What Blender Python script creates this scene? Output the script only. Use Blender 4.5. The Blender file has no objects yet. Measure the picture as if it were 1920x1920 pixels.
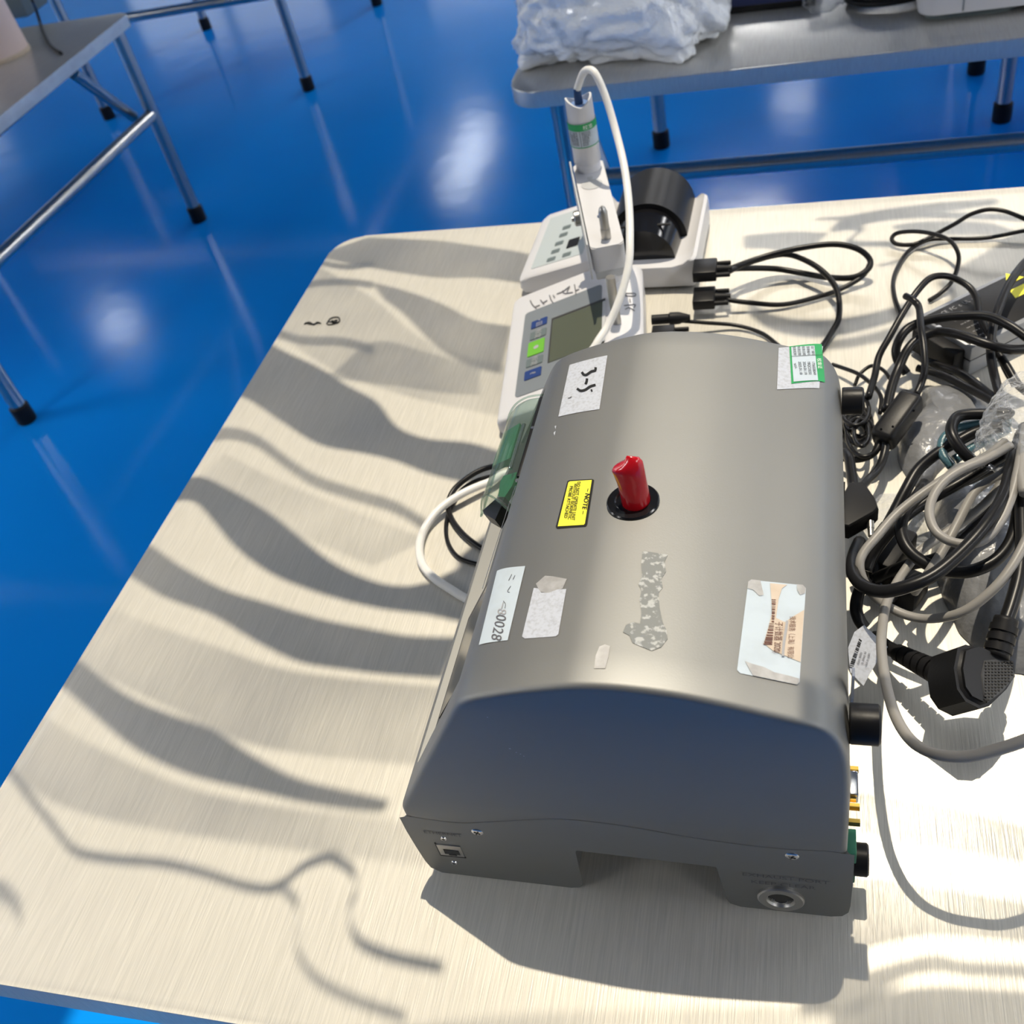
import bpy, bmesh, math, random
from mathutils import Vector, Matrix, noise
from mathutils.geometry import tessellate_polygon
random.seed(7)
C = bpy.context.scene.collection
SC = bpy.context.scene
T = 0.59                                     # height of the table tops
PITCH, ROLL, YAW = 0.74273831, 0.26344768, -0.3905243
FPX = 1920.0
CAM = Vector((0, 0, 1.3))
# ---------------------------------------------------------------- camera
fw = Vector((math.sin(YAW)*math.cos(PITCH), math.cos(YAW)*math.cos(PITCH), -math.sin(PITCH)))
r0 = Vector((math.cos(YAW), -math.sin(YAW), 0)); d0 = fw.cross(r0)
rt = math.cos(ROLL)*r0 + math.sin(ROLL)*d0
dn = -math.sin(ROLL)*r0 + math.cos(ROLL)*d0
cd = bpy.data.cameras.new('camera'); cam = bpy.data.objects.new('camera', cd); C.objects.link(cam)
cd.sensor_width = 36; cd.lens = 36*FPX/1920; cd.clip_start = .02; cd.clip_end = 100
cam.matrix_world = Matrix(((rt.x, -dn.x, -fw.x, CAM.x), (rt.y, -dn.y, -fw.y, CAM.y), (rt.z, -dn.z, -fw.z, CAM.z), (0, 0, 0, 1)))
SC.camera = cam
cd.dof.use_dof = True; cd.dof.focus_distance = .71; cd.dof.aperture_fstop = 12.0
# ---------------------------------------------------------------- light
SC.view_settings.view_transform = 'Standard'; SC.view_settings.look = 'None'
SC.view_settings.gamma = 1; SC.view_settings.use_curve_mapping = False
SC.view_settings.exposure = 0.0
w = bpy.data.worlds.new('sky'); SC.world = w; w.use_nodes = True
w.node_tree.nodes['Background'].inputs[0].default_value = (.88, .94, 1, 1)
w.node_tree.nodes['Background'].inputs[1].default_value = 1.15
SUNK = .2661                                 # the sun stands 75 degrees up, straight ahead of the camera side
sl = bpy.data.lights.new('sun', 'SUN'); sl.energy = 4.1; sl.angle = math.radians(.55); sl.color = (1, .885, .70)
so = bpy.data.objects.new('sun', sl); C.objects.link(so); so.location = (0, 2, 6)
so.rotation_euler = Vector((0, SUNK, 1)).to_track_quat('Z', 'Y').to_euler()

# ---------------------------------------------------------------- pixel helpers: a pixel of the photo as a point at a true height / plane
def ray(px, py): return rt*((px-960)/FPX) + dn*((py-960)/FPX) + fw
def P(px, py, h=0.0, base=T):
    r = ray(px, py); return CAM + r*((base+h-CAM.z)/r.z)
def PY(px, py, y):
    r = ray(px, py); return CAM + r*((y-CAM.y)/r.y)
def PX(px, py, x):
    r = ray(px, py); return CAM + r*((x-CAM.x)/r.x)
def PP(px, py, o, n):
    r = ray(px, py); return CAM + r*((o-CAM).dot(n)/r.dot(n))
# ---------------------------------------------------------------- objects
def tag(o, label, cat, group=None):
    o['label'] = label; o['category'] = cat
    if group: o['group'] = group
    return o
def thing(name, label, cat, loc=(0, 0, 0), group=None):
    o = bpy.data.objects.new(name, None); C.objects.link(o); o.empty_display_size = .02
    o.location = loc; bpy.context.view_layer.update(); tag(o, label, cat, group); return o
def link(name, me, mat, parent=None, label=None):
    o = bpy.data.objects.new(name, me); C.objects.link(o)
    if mat: me.materials.append(mat)
    if parent:
        o.parent = parent
        off = parent.matrix_world.translation if parent.parent is None else parent.matrix_world.translation
        o.matrix_parent_inverse = parent.matrix_world.inverted()
    if label: o['label'] = label
    return o
def mk(name, vs, fs, mat, parent=None, smooth=False, label=None):
    me = bpy.data.meshes.new(name); me.from_pydata([tuple(v) for v in vs], [], fs)
    if smooth: me.polygons.foreach_set('use_smooth', [True]*len(me.polygons))
    me.update(); return link(name, me, mat, parent, label)
def frombm(name, bm, mat, parent=None, smooth=False, label=None, auto=None):
    bmesh.ops.recalc_face_normals(bm, faces=bm.faces)
    if smooth or auto:
        for f in bm.faces: f.smooth = True
    if auto:
        for e in bm.edges:
            if len(e.link_faces) == 2 and e.calc_face_angle(0) > math.radians(auto): e.smooth = False
    me = bpy.data.meshes.new(name); bm.to_mesh(me); bm.free(); return link(name, me, mat, parent, label)
def structure(o): o['kind'] = 'structure'; return o
def addbox(bm, c, s, bevel=0, rot=None, seg=2):
    g = bmesh.ops.create_cube(bm, size=1); vs = g['verts']
    M_ = Matrix.Translation(Vector(c)) @ (rot if rot else Matrix.Identity(4)) @ Matrix.Diagonal((s[0], s[1], s[2], 1))
    bmesh.ops.transform(bm, matrix=M_, verts=vs)
    if bevel:
        es = list({e for v in vs for e in v.link_edges})
        bmesh.ops.bevel(bm, geom=es, offset=bevel, segments=seg, affect='EDGES', profile=.5)
def box(name, c, s, mat, parent=None, bevel=0, rot=None, label=None, seg=2):
    bm = bmesh.new(); addbox(bm, c, s, bevel, rot, seg); return frombm(name, bm, mat, parent, label=label, auto=30 if bevel else None)
def frame(d):
    d = d.normalized(); a = Vector((0, 0, 1)) if abs(d.z) < .9 else Vector((1, 0, 0))
    u = d.cross(a).normalized(); return u, d.cross(u).normalized()
def addlathe(bm, a, d, prof, n=28, cap=True):
    """prof: list of (distance along d, radius)"""
    a = Vector(a); d = Vector(d).normalized(); u, v = frame(d); rings = []
    for t, r in prof:
        rings.append([bm.verts.new(a + d*t + (u*math.cos(6.28318*k/n) + v*math.sin(6.28318*k/n))*r) for k in range(n)])
    for A, B in zip(rings, rings[1:]):
        for k in range(n): bm.faces.new((A[k], A[(k+1) % n], B[(k+1) % n], B[k]))
    if cap:
        bm.faces.new(rings[0]); bm.faces.new(rings[-1][::-1])
def lathe(name, a, d, prof, mat, parent=None, n=28, cap=True, label=None):
    bm = bmesh.new(); addlathe(bm, a, d, prof, n, cap); return frombm(name, bm, mat, parent, auto=35, label=label)
def rod(name, a, b, r, mat, parent=None, n=20, label=None, ch=.0006):
    a = Vector(a); b = Vector(b); L = (b-a).length
    return lathe(name, a, b-a, [(0, r-ch), (ch, r), (L-ch, r), (L, r-ch)], mat, parent, n, label=label)
def spline(pts, per=8, closed=False):
    pts = [Vector(p) for p in pts]; n = len(pts); out = []
    for i in range(n if closed else n-1):
        if closed: a, b, c, d = pts[i-1], pts[i], pts[(i+1) % n], pts[(i+2) % n]
        else: a = pts[i-1] if i else 2*pts[0]-pts[1]; b = pts[i]; c = pts[i+1]; d = pts[i+2] if i+2 < n else 2*pts[-1]-pts[-2]
        for k in range(per):
            t = k/per
            out.append(.5*((2*b) + (c-a)*t + (2*a-5*b+4*c-d)*t*t + (3*b-a-3*c+d)*t*t*t))
    if not closed: out.append(pts[-1])
    return out
def addtube(bm, pts, r, n=10, flat=1.0):
    rings = []; t0 = (pts[1]-pts[0]).normalized(); u, v = frame(t0)
    for i, p in enumerate(pts):
        t = (pts[min(i+1, len(pts)-1)] - pts[max(i-1, 0)]).normalized()
        u = (u - t*u.dot(t)).normalized(); v = t.cross(u)
        rr = r(i/(len(pts)-1)) if callable(r) else r
        rings.append([bm.verts.new(p + u*math.cos(6.28318*k/n)*rr + v*math.sin(6.28318*k/n)*rr*flat) for k in range(n)])
    for A, B in zip(rings, rings[1:]):
        for k in range(n): bm.faces.new((A[k], A[(k+1) % n], B[(k+1) % n], B[k]))
    bm.faces.new(rings[0]); bm.faces.new(rings[-1][::-1])
def tube(name, pts, r, mat, parent=None, n=10, per=8, label=None, flat=1.0):
    bm = bmesh.new(); addtube(bm, spline(pts, per), r, n, flat); return frombm(name, bm, mat, parent, smooth=True, label=label)
def prism(name, poly, z0, z1, mat, parent=None, bevel=0, label=None, rot=None):
    bm = bmesh.new(); b = [bm.verts.new((p[0], p[1], z0)) for p in poly]; t = [bm.verts.new((p[0], p[1], z1)) for p in poly]
    bm.faces.new(b[::-1]); ft = bm.faces.new(t); n = len(poly)
    for i in range(n): bm.faces.new((b[i], b[(i+1) % n], t[(i+1) % n], t[i]))
    if bevel: bmesh.ops.bevel(bm, geom=list(ft.edges), offset=bevel, segments=3, affect='EDGES', profile=.5)
    return frombm(name, bm, mat, parent, auto=30, label=label)
def rrect(x0, y0, x1, y1, r, n=6):
    out = []
    for cx, cy, a in ((x1-r, y1-r, 0), (x0+r, y1-r, 90), (x0+r, y0+r, 180), (x1-r, y0+r, 270)):
        for k in range(n+1):
            t = math.radians(a+90*k/n); out.append((cx+r*math.cos(t), cy+r*math.sin(t)))
    return out
# ---------------------------------------------------------------- materials
def mat(name, col, rough=.5, metal=0, spec=.5, trans=0, alpha=1, bump=None, mottle=None, coat=0, emit=None, ior=1.45, sheen=0):
    m = bpy.data.materials.new(name); m.use_nodes = True; nt = m.node_tree; b = nt.nodes['Principled BSDF']
    b.inputs['Base Color'].default_value = (*col, 1); b.inputs['Roughness'].default_value = rough
    b.inputs['Metallic'].default_value = metal; b.inputs['Specular IOR Level'].default_value = spec
    b.inputs['Transmission Weight'].default_value = trans; b.inputs['Alpha'].default_value = alpha
    b.inputs['Coat Weight'].default_value = coat; b.inputs['IOR'].default_value = ior
    if emit: b.inputs['Emission Color'].default_value = (*emit[:3], 1); b.inputs['Emission Strength'].default_value = emit[3]
    tc = nt.nodes.new('ShaderNodeTexCoord')
    if bump:                                  # (scale, strength, distance)
        n = nt.nodes.new('ShaderNodeTexNoise'); n.inputs['Scale'].default_value = bump[0]; n.inputs['Detail'].default_value = 4
        bp = nt.nodes.new('ShaderNodeBump'); bp.inputs['Strength'].default_value = bump[1]; bp.inputs['Distance'].default_value = bump[2]
        nt.links.new(tc.outputs['Object'], n.inputs['Vector']); nt.links.new(n.outputs['Fac'], bp.inputs['Height']); nt.links.new(bp.outputs['Normal'], b.inputs['Normal'])
    if mottle:                                # (scale, other colour, low, high)
        n = nt.nodes.new('ShaderNodeTexNoise'); n.inputs['Scale'].default_value = mottle[0]; n.inputs['Detail'].default_value = 5
        cr = nt.nodes.new('ShaderNodeValToRGB'); cr.color_ramp.elements[0].position = mottle[2]; cr.color_ramp.elements[1].position = mottle[3]
        cr.color_ramp.elements[0].color = (*col, 1); cr.color_ramp.elements[1].color = (*mottle[1], 1)
        nt.links.new(tc.outputs['Object'], n.inputs['Vector']); nt.links.new(n.outputs['Fac'], cr.inputs[0]); nt.links.new(cr.outputs[0], b.inputs['Base Color'])
    return m
def brushed(name, col, r1, r2, mixf, bstr=.3, wave=0):
    """brushed steel: a broad lobe and a narrower one, fine grain running along Y"""
    m = bpy.data.materials.new(name); m.use_nodes = True; nt = m.node_tree; N = nt.nodes; L = nt.links
    b = N['Principled BSDF']; out = N['Material Output']
    b2 = N.new('ShaderNodeBsdfPrincipled')
    tc = N.new('ShaderNodeTexCoord'); mp = N.new('ShaderNodeMapping'); mp.inputs['Scale'].default_value = (900, 26, 60)
    n1 = N.new('ShaderNodeTexNoise'); n1.inputs['Scale'].default_value = 1; n1.inputs['Detail'].default_value = 3
    L.new(tc.outputs['Object'], mp.inputs[0]); L.new(mp.outputs[0], n1.inputs['Vector'])
    bp = N.new('ShaderNodeBump'); bp.inputs['Strength'].default_value = bstr; bp.inputs['Distance'].default_value = .0005
    L.new(n1.outputs['Fac'], bp.inputs['Height'])
    last = bp
    if wave:
        n2 = N.new('ShaderNodeTexNoise'); n2.inputs['Scale'].default_value = 5; n2.inputs['Detail'].default_value = 1; n2.inputs['Distortion'].default_value = .6
        L.new(tc.outputs['Object'], n2.inputs['Vector'])
        bp2 = N.new('ShaderNodeBump'); bp2.inputs['Strength'].default_value = wave; bp2.inputs['Distance'].default_value = .01
        L.new(n2.outputs['Fac'], bp2.inputs['Height']); L.new(bp.outputs[0], bp2.inputs['Normal']); last = bp2
    n3 = N.new('ShaderNodeTexNoise'); n3.inputs['Scale'].default_value = 3.2; n3.inputs['Detail'].default_value = 5
    L.new(tc.outputs['Object'], n3.inputs['Vector'])
    mx = N.new('ShaderNodeMix'); mx.data_type = 'RGBA'; mx.inputs['A'].default_value = (*col, 1); mx.inputs['B'].default_value = (col[0]*.92, col[1]*.92, col[2]*.92, 1)
    L.new(n3.outputs['Fac'], mx.inputs['Factor'])
    n4 = N.new('ShaderNodeMix'); n4.data_type = 'RGBA'; n4.blend_type = 'MULTIPLY'; n4.inputs['Factor'].default_value = .3
    L.new(mx.outputs['Result'], n4.inputs['A']); L.new(n1.outputs['Fac'], n4.inputs['B'])
    for q, r in ((b, r1), (b2, r2)):
        q.inputs['Metallic'].default_value = 1; q.inputs['Roughness'].default_value = r
        L.new(n4.outputs['Result'], q.inputs['Base Color']); L.new(last.outputs[0], q.inputs['Normal'])
    ms = N.new('ShaderNodeMixShader'); ms.inputs[0].default_value = mixf
    L.new(b.outputs[0], ms.inputs[1]); L.new(b2.outputs[0], ms.inputs[2]); L.new(ms.outputs[0], out.inputs[0])
    return m
def film(name, tint, gloss, fac, rough=.12, bump=None):
    """thin clear plastic: mostly see-through, partly glossy"""
    m = bpy.data.materials.new(name); m.use_nodes = True; nt = m.node_tree; N = nt.nodes; L = nt.links
    b = N['Principled BSDF']; b.inputs['Base Color'].default_value = (*gloss, 1); b.inputs['Roughness'].default_value = rough
    tr = N.new('ShaderNodeBsdfTransparent'); tr.inputs[0].default_value = (*tint, 1)
    lw = N.new('ShaderNodeLayerWeight'); lw.inputs[0].default_value = .35
    mr = N.new('ShaderNodeMapRange'); mr.inputs['To Min'].default_value = fac; mr.inputs['To Max'].default_value = min(1, fac+.55)
    ms = N.new('ShaderNodeMixShader'); L.new(lw.outputs['Facing'], mr.inputs[0]); L.new(mr.outputs[0], ms.inputs[0])
    L.new(tr.outputs[0], ms.inputs[1]); L.new(b.outputs[0], ms.inputs[2]); L.new(ms.outputs[0], N['Material Output'].inputs[0])
    if bump:
        tc = N.new('ShaderNodeTexCoord'); n = N.new('ShaderNodeTexNoise'); n.inputs['Scale'].default_value = bump[0]; n.inputs['Detail'].default_value = 3; n.inputs['Distortion'].default_value = 1.15
        bp = N.new('ShaderNodeBump'); bp.inputs['Strength'].default_value = bump[1]; bp.inputs['Distance'].default_value = .01
        L.new(tc.outputs['Object'], n.inputs['Vector']); L.new(n.outputs['Fac'], bp.inputs['Height']); L.new(bp.outputs[0], b.inputs['Normal']); L.new(bp.outputs[0], lw.inputs['Normal'])
    return m
M = dict(
    floor=mat('blue_epoxy', (.004, .27, .84), .13, spec=.4, bump=(9, .06, .01), mottle=(.8, (.003, .235, .75), .35, .7)),
    wall=mat('white_wall', (.72, .73, .72), .8, bump=(60, .1, .001)), wallg=mat('dark_grey_wall', (.06, .07, .09), .8, bump=(60, .1, .001)), ceil=mat('grey_ceiling', (.13, .13, .13), .9, bump=(30, .1, .002)),
    steel=brushed('table_steel', (.80, .775, .705), .72, .26, .13, .35, .10),
    steel2=brushed('table_steel_plain', (.74, .73, .70), .60, .2, .35, .25, .10),
    tube=brushed('tube_steel', (.55, .56, .57), .3, .16, .5, .1), frame=mat('grey_frame', (.18, .2, .22), .5, bump=(40, .05, .001)),
    body=mat('bead_blasted_housing', (.265, .268, .262), .55, metal=.9, bump=(900, .10, .0004), mottle=(5, (.24, .243, .238), .3, .75)),
    bodyd=mat('housing_recess', (.05, .05, .05), .5, metal=.4, bump=(500, .1, .0004)),
    black=mat('black_plastic', (.009, .009, .010), .40, spec=.28, bump=(400, .15, .0004)), rubber=mat('black_rubber', (.008, .008, .009), .5, spec=.25, bump=(300, .1, .0004)),
    gloss=mat('black_gloss', (.006, .006, .007), .16, bump=(100, .02, .0004)), cabk=mat('black_cable', (.008, .008, .009), .33, spec=.3, bump=(200, .08, .0005)),
    cabg=mat('grey_cable', (.25, .24, .225), .42, bump=(200, .08, .0005)), cabw=mat('white_cable', (.74, .73, .70), .35, bump=(200, .05, .0005)),
    teal=mat('teal_cable', (.055, .13, .16), .25, coat=.5, bump=(700, .5, .0006)),
    white=mat('white_plastic', (.58, .58, .60), .38, bump=(300, .05, .0004)), offw=mat('offwhite_plastic', (.46, .47, .48), .4, bump=(300, .05, .0004)),
    paper=mat('paper_label', (.46, .49, .55), .75, mottle=(420, (.36, .37, .41), .45, .75)), paperp=mat('plain_label', (.47, .54, .60), .6, mottle=(60, (.42, .48, .53), .5, .8)),
    beige=mat('beige_label', (.54, .45, .36), .6, mottle=(120, (.49, .40, .31), .4, .8)), foil=mat('bared_foil', (.36, .355, .35), .5, metal=.3, mottle=(150, (.46, .46, .46), .4, .7)),
    residue=mat('glue_residue', (.20, .21, .205), .7, mottle=(260, (.42, .43, .42), .52, .62), bump=(300, .5, .0006)),
    yellow=mat('yellow_label', (.86, .80, .06), .45, bump=(300, .03, .0003)), ink=mat('black_ink', (.012, .012, .012), .5, bump=(300, .03, .0003)),
    inkg=mat('grey_ink', (.10, .10, .11), .6, bump=(300, .03, .0003)), inkb=mat('brown_ink', (.12, .045, .03), .6, bump=(300, .03, .0003)),
    green=mat('green_label', (.02, .30, .09), .5, bump=(300, .03, .0003)), whitei=mat('white_ink', (.8, .85, .8), .6, bump=(300, .03, .0003)),
    palei=mat('pale_ink', (.32, .32, .33), .6, bump=(300, .03, .0003)),
    red=mat('red_vinyl_cap', (.45, .006, .012), .2, coat=.4, bump=(60, .15, .002)),
    gold=mat('gold_metal', (.75, .48, .10), .3, metal=1, bump=(300, .05, .0003)), chrome=mat('chrome_metal', (.72, .72, .72), .22, metal=1, bump=(300, .05, .0003)),
    dull=mat('dull_steel', (.42, .41, .39), .38, metal=1, bump=(500, .1, .0003)), nickel=mat('nickel_pin', (.58, .55, .48), .3, metal=1, bump=(300, .05, .0003)),
    term=mat('green_terminal', (.03, .17, .10), .4, bump=(300, .05, .0003)), pcb=mat('green_inner_part', (.012, .16, .06), .35, bump=(90, .3, .001)),
    face=mat('grey_faceplate', (.17, .19, .21), .45, bump=(300, .03, .0003)), lcd=mat('lcd_glass', (.085, .095, .07), .22, bump=(60, .02, .0005)),
    blue=mat('blue_button', (.015, .04, .16), .45, bump=(300, .03, .0003)), lime=mat('lime_button', (.13, .38, .035), .45, bump=(300, .03, .0003)),
    gbtn=mat('grey_button', (.11, .14, .145), .5, bump=(300, .03, .0003)), pad=mat('pale_keypad', (.40, .45, .47), .5, bump=(300, .03, .0003)),
    navy=mat('navy_card', (.02, .03, .10), .5, bump=(60, .1, .001)), bluep=mat('blue_probe_cap', (.16, .26, .50), .4, bump=(100, .05, .0005)), blued=mat('dark_blue_boot', (.008, .04, .13), .4, bump=(100, .05, .0005)),
    bag=mat('white_plastic_bag', (.86, .88, .90), .2, coat=.6, bump=(38, .9, .012)),
    clear=film('clear_cover_plastic', (.86, .95, .90), (.10, .14, .12), .10, .06), filmc=film('clear_film', (.90, .91, .92), (.6, .62, .65), .05, .08, (38, 1.0)),
    pouch=mat('bubble_pouch', (.20, .205, .215), .28, coat=.25, bump=(55, .5, .006), mottle=(28, (.13, .135, .145), .4, .7)),
    tapep=mat('grey_foil_card', (.26, .27, .29), .35, metal=.3, bump=(60, .1, .001)), amber=mat('pink_paper_roll', (.62, .50, .47), .6, bump=(30, .05, .001)),
    lampb=mat('lamp_diffuser_dim', (.9, .9, .9), .5, emit=(.95, .98, 1, 8)),
    lamp=mat('lamp_diffuser', (.9, .9, .9), .5, emit=(1, .98, .95, 22)), shade=mat('opaque_shade_mask', (.22, .22, .21), .8, bump=(60, .1, .001)),  # both serve only the added fill lamps and shade strips
)
# ================================================================ the setting
structure(mk('floor', [(-14, -6, 0), (10, -6, 0), (10, 14, 0), (-14, 14, 0)], [(0, 1, 2, 3)], M['floor']))
ZC = 3.0; hs = SUNK*(ZC-T)
hx0, hx1, hy0, hy1 = -.95, .95, .02+hs, 1.48+hs          # roof light over the big table
bm = bmesh.new()
for (x0, y0, x1, y1) in ((-9, -4, hx0, 11), (hx1, -4, 6, 11), (hx0, -4, hx1, hy0), (hx0, hy1, hx1, 11)):
    addbox(bm, ((x0+x1)/2, (y0+y1)/2, ZC+.06), (x1-x0, y1-y0, .12))
structure(frombm('ceiling', bm, M['ceil']))
def wall_windows(name, fixed, lo, hi, axis, wins, z0=.75, z1=2.6):
    bm = bmesh.new(); t = .12
    def b(a0, a1, za, zb):
        c = (a0+a1)/2
        if axis == 'x': addbox(bm, (c, fixed, (za+zb)/2), (a1-a0, t, zb-za))
        else: addbox(bm, (fixed, c, (za+zb)/2), (t, a1-a0, zb-za))
    cur = lo
    for (a, c) in wins:
        b(cur, a, 0, ZC); b(a, c, 0, z0); b(a, c, z1, ZC); cur = c
    b(cur, hi, 0, ZC); structure(frombm(name, bm, M['wall']))
wall_windows('wall_far', 11, -9, 6, 'x', [(-7.5, -5), (-4, -1.8), (-.8, 1.4), (2.4, 4.8)], 1.2, 2.2)
wall_windows('wall_left', -9, -4, 11, 'y', [(-2.5, 0), (1, 3.4), (4.4, 6.8), (7.8, 10)])
wall_windows('wall_right', 6, -4, 11, 'y', [(-3.6, -.2), (.2, 3.4), (3.8, 7), (7.4, 10.6)], .3, 2.85)
structure(box('wall_back', (-1.5, -4, ZC/2), (15, .12, ZC), M['wallg']))
k = 0
for (a, c) in [(-7.5, -5), (-4, -1.8), (-.8, 1.4), (2.4, 4.8)]:
    k += 1; bm = bmesh.new()
    for x in (a+.03, (a+c)/2, c-.03): addbox(bm, (x, 11, 1.7), (.06, .08, 1.0))
    for z in (1.22, 1.7, 2.18): addbox(bm, ((a+c)/2, 11, z), (c-a, .08, .06))
    structure(frombm('window_%d' % k, bm, M['frame']))
# ceiling lamps (their reflections lie on the glossy floor)
def ceiling_lamp(px, py, sx, sy, label):
    p = P(px, py, 0, 0); r = ray(px, py).normalized(); r.z = -r.z; q = p + r*((ZC-.01)/r.z)
    t = thing('ceiling_lamp', label, 'lamp', (q.x, q.y, ZC-.035), 'square lamps set under the ceiling')
    box('lamp_frame', (q.x, q.y, ZC-.02), (sx+.04, sy+.04, .036), M['white'], t)
    box('lamp_diffuser', (q.x, q.y, ZC-.042), (sx, sy, .01), M['lampb'], t)
    return q
LAMPS = [ceiling_lamp(225, 615, .34, .42, 'square ceiling lamp mirrored in the blue floor beside the table'),
         ceiling_lamp(880, 300, .34, 1.5, 'long ceiling lamp mirrored in the blue floor behind the table corner'),
         ceiling_lamp(500, 172, .26, .5, 'ceiling lamp mirrored on the floor between the two left tables'),
         ceiling_lamp(1490, 192, .34, .36, 'ceiling lamp mirrored on the floor under the back table')]
for x_, y_ in ((-5.2, .6), (-3.2, -1.8), (2.8, -1.6), (3.4, .4), (3.6, 3.4), (2.8, 6), (-7, 3), (-6.2, -.4), (-.5, 7), (1, 7)):  # unseen lamps added to brighten the room
    t = thing('ceiling_lamp', 'long fill lamp added outside the view', 'lamp', (x_, y_, ZC-.035), 'long fill lamps added outside the view')
    box('lamp_frame', (x_, y_, ZC-.02), (.64, 1.24, .036), M['white'], t); box('lamp_diffuser', (x_, y_, ZC-.042), (.6, 1.2, .01), M['lamp'], t)
# unseen strips added under the roof light to cast wavy shade and dim glare
SHADEH = 1.0
def strip(i, up, lo, h=SHADEH, m=None):
    a = [P(x, y) for x, y in up]; b = [P(x, y) for x, y in lo]
    A = spline(a, 6); B = spline(b, 6); n = 40
    def res(Q):
        return [Q[min(len(Q)-1, int(round(j*(len(Q)-1)/n)))] for j in range(n+1)]
    A = res(A); B = res(B); vs = []
    for p, q in zip(A, B):
        for k_, z in ((0, 0), (1, 0), (0, .006), (1, .006)):
            s = p if k_ == 0 else q; vs.append((s.x, s.y+SUNK*h, T+h+z))
    fs = []
    for j in range(n):
        o = 4*j; fs += [(o, o+4, o+5, o+1), (o+2, o+3, o+7, o+6), (o, o+2, o+6, o+4), (o+1, o+5, o+7, o+3)]
    fs += [(0, 1, 3, 2), (4*n, 4*n+2, 4*n+3, 4*n+1)]
    return structure(mk('added_shade_strip_%d' % i, vs, fs, m or M['shade']))
def line_strip(i, pts, wd, h=SHADEH, m=None):
    up = [(x, y-wd/2) for x, y in pts]; lo = [(x, y+wd/2) for x, y in pts]; return strip(i, up, lo, h, m)
def shade_mask(name, op):  # partly see-through sheet for the added shade strips
    m = bpy.data.materials.new(name); m.use_nodes = True; N = m.node_tree.nodes; L = m.node_tree.links
    b = N['Principled BSDF']; b.inputs['Base Color'].default_value = (.3, .3, .29, 1); b.inputs['Roughness'].default_value = .8
    tr = N.new('ShaderNodeBsdfTransparent'); ms = N.new('ShaderNodeMixShader'); ms.inputs[0].default_value = op
    n = N.new('ShaderNodeTexNoise'); n.inputs['Scale'].default_value = 6; tc = N.new('ShaderNodeTexCoord'); mr = N.new('ShaderNodeMapRange')
    mr.inputs['From Min'].default_value = .3; mr.inputs['From Max'].default_value = .7; mr.inputs['To Min'].default_value = max(0, op-.12); mr.inputs['To Max'].default_value = min(1, op+.12)
    L.new(tc.outputs['Object'], n.inputs['Vector']); L.new(n.outputs['Fac'], mr.inputs[0]); L.new(mr.outputs[0], ms.inputs[0])
    L.new(tr.outputs[0], ms.inputs[1]); L.new(b.outputs[0], ms.inputs[2]); L.new(ms.outputs[0], N['Material Output'].inputs[0]); return m
N9 = shade_mask('dense_shade_mask', .93); N7 = shade_mask('medium_shade_mask', .72); N5 = shade_mask('open_shade_mask', .5); N3 = shade_mask('sparse_shade_mask', .3); N4 = shade_mask('looser_shade_mask', .50); N2 = shade_mask('thin_shade_mask', .2)
i = 0
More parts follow.
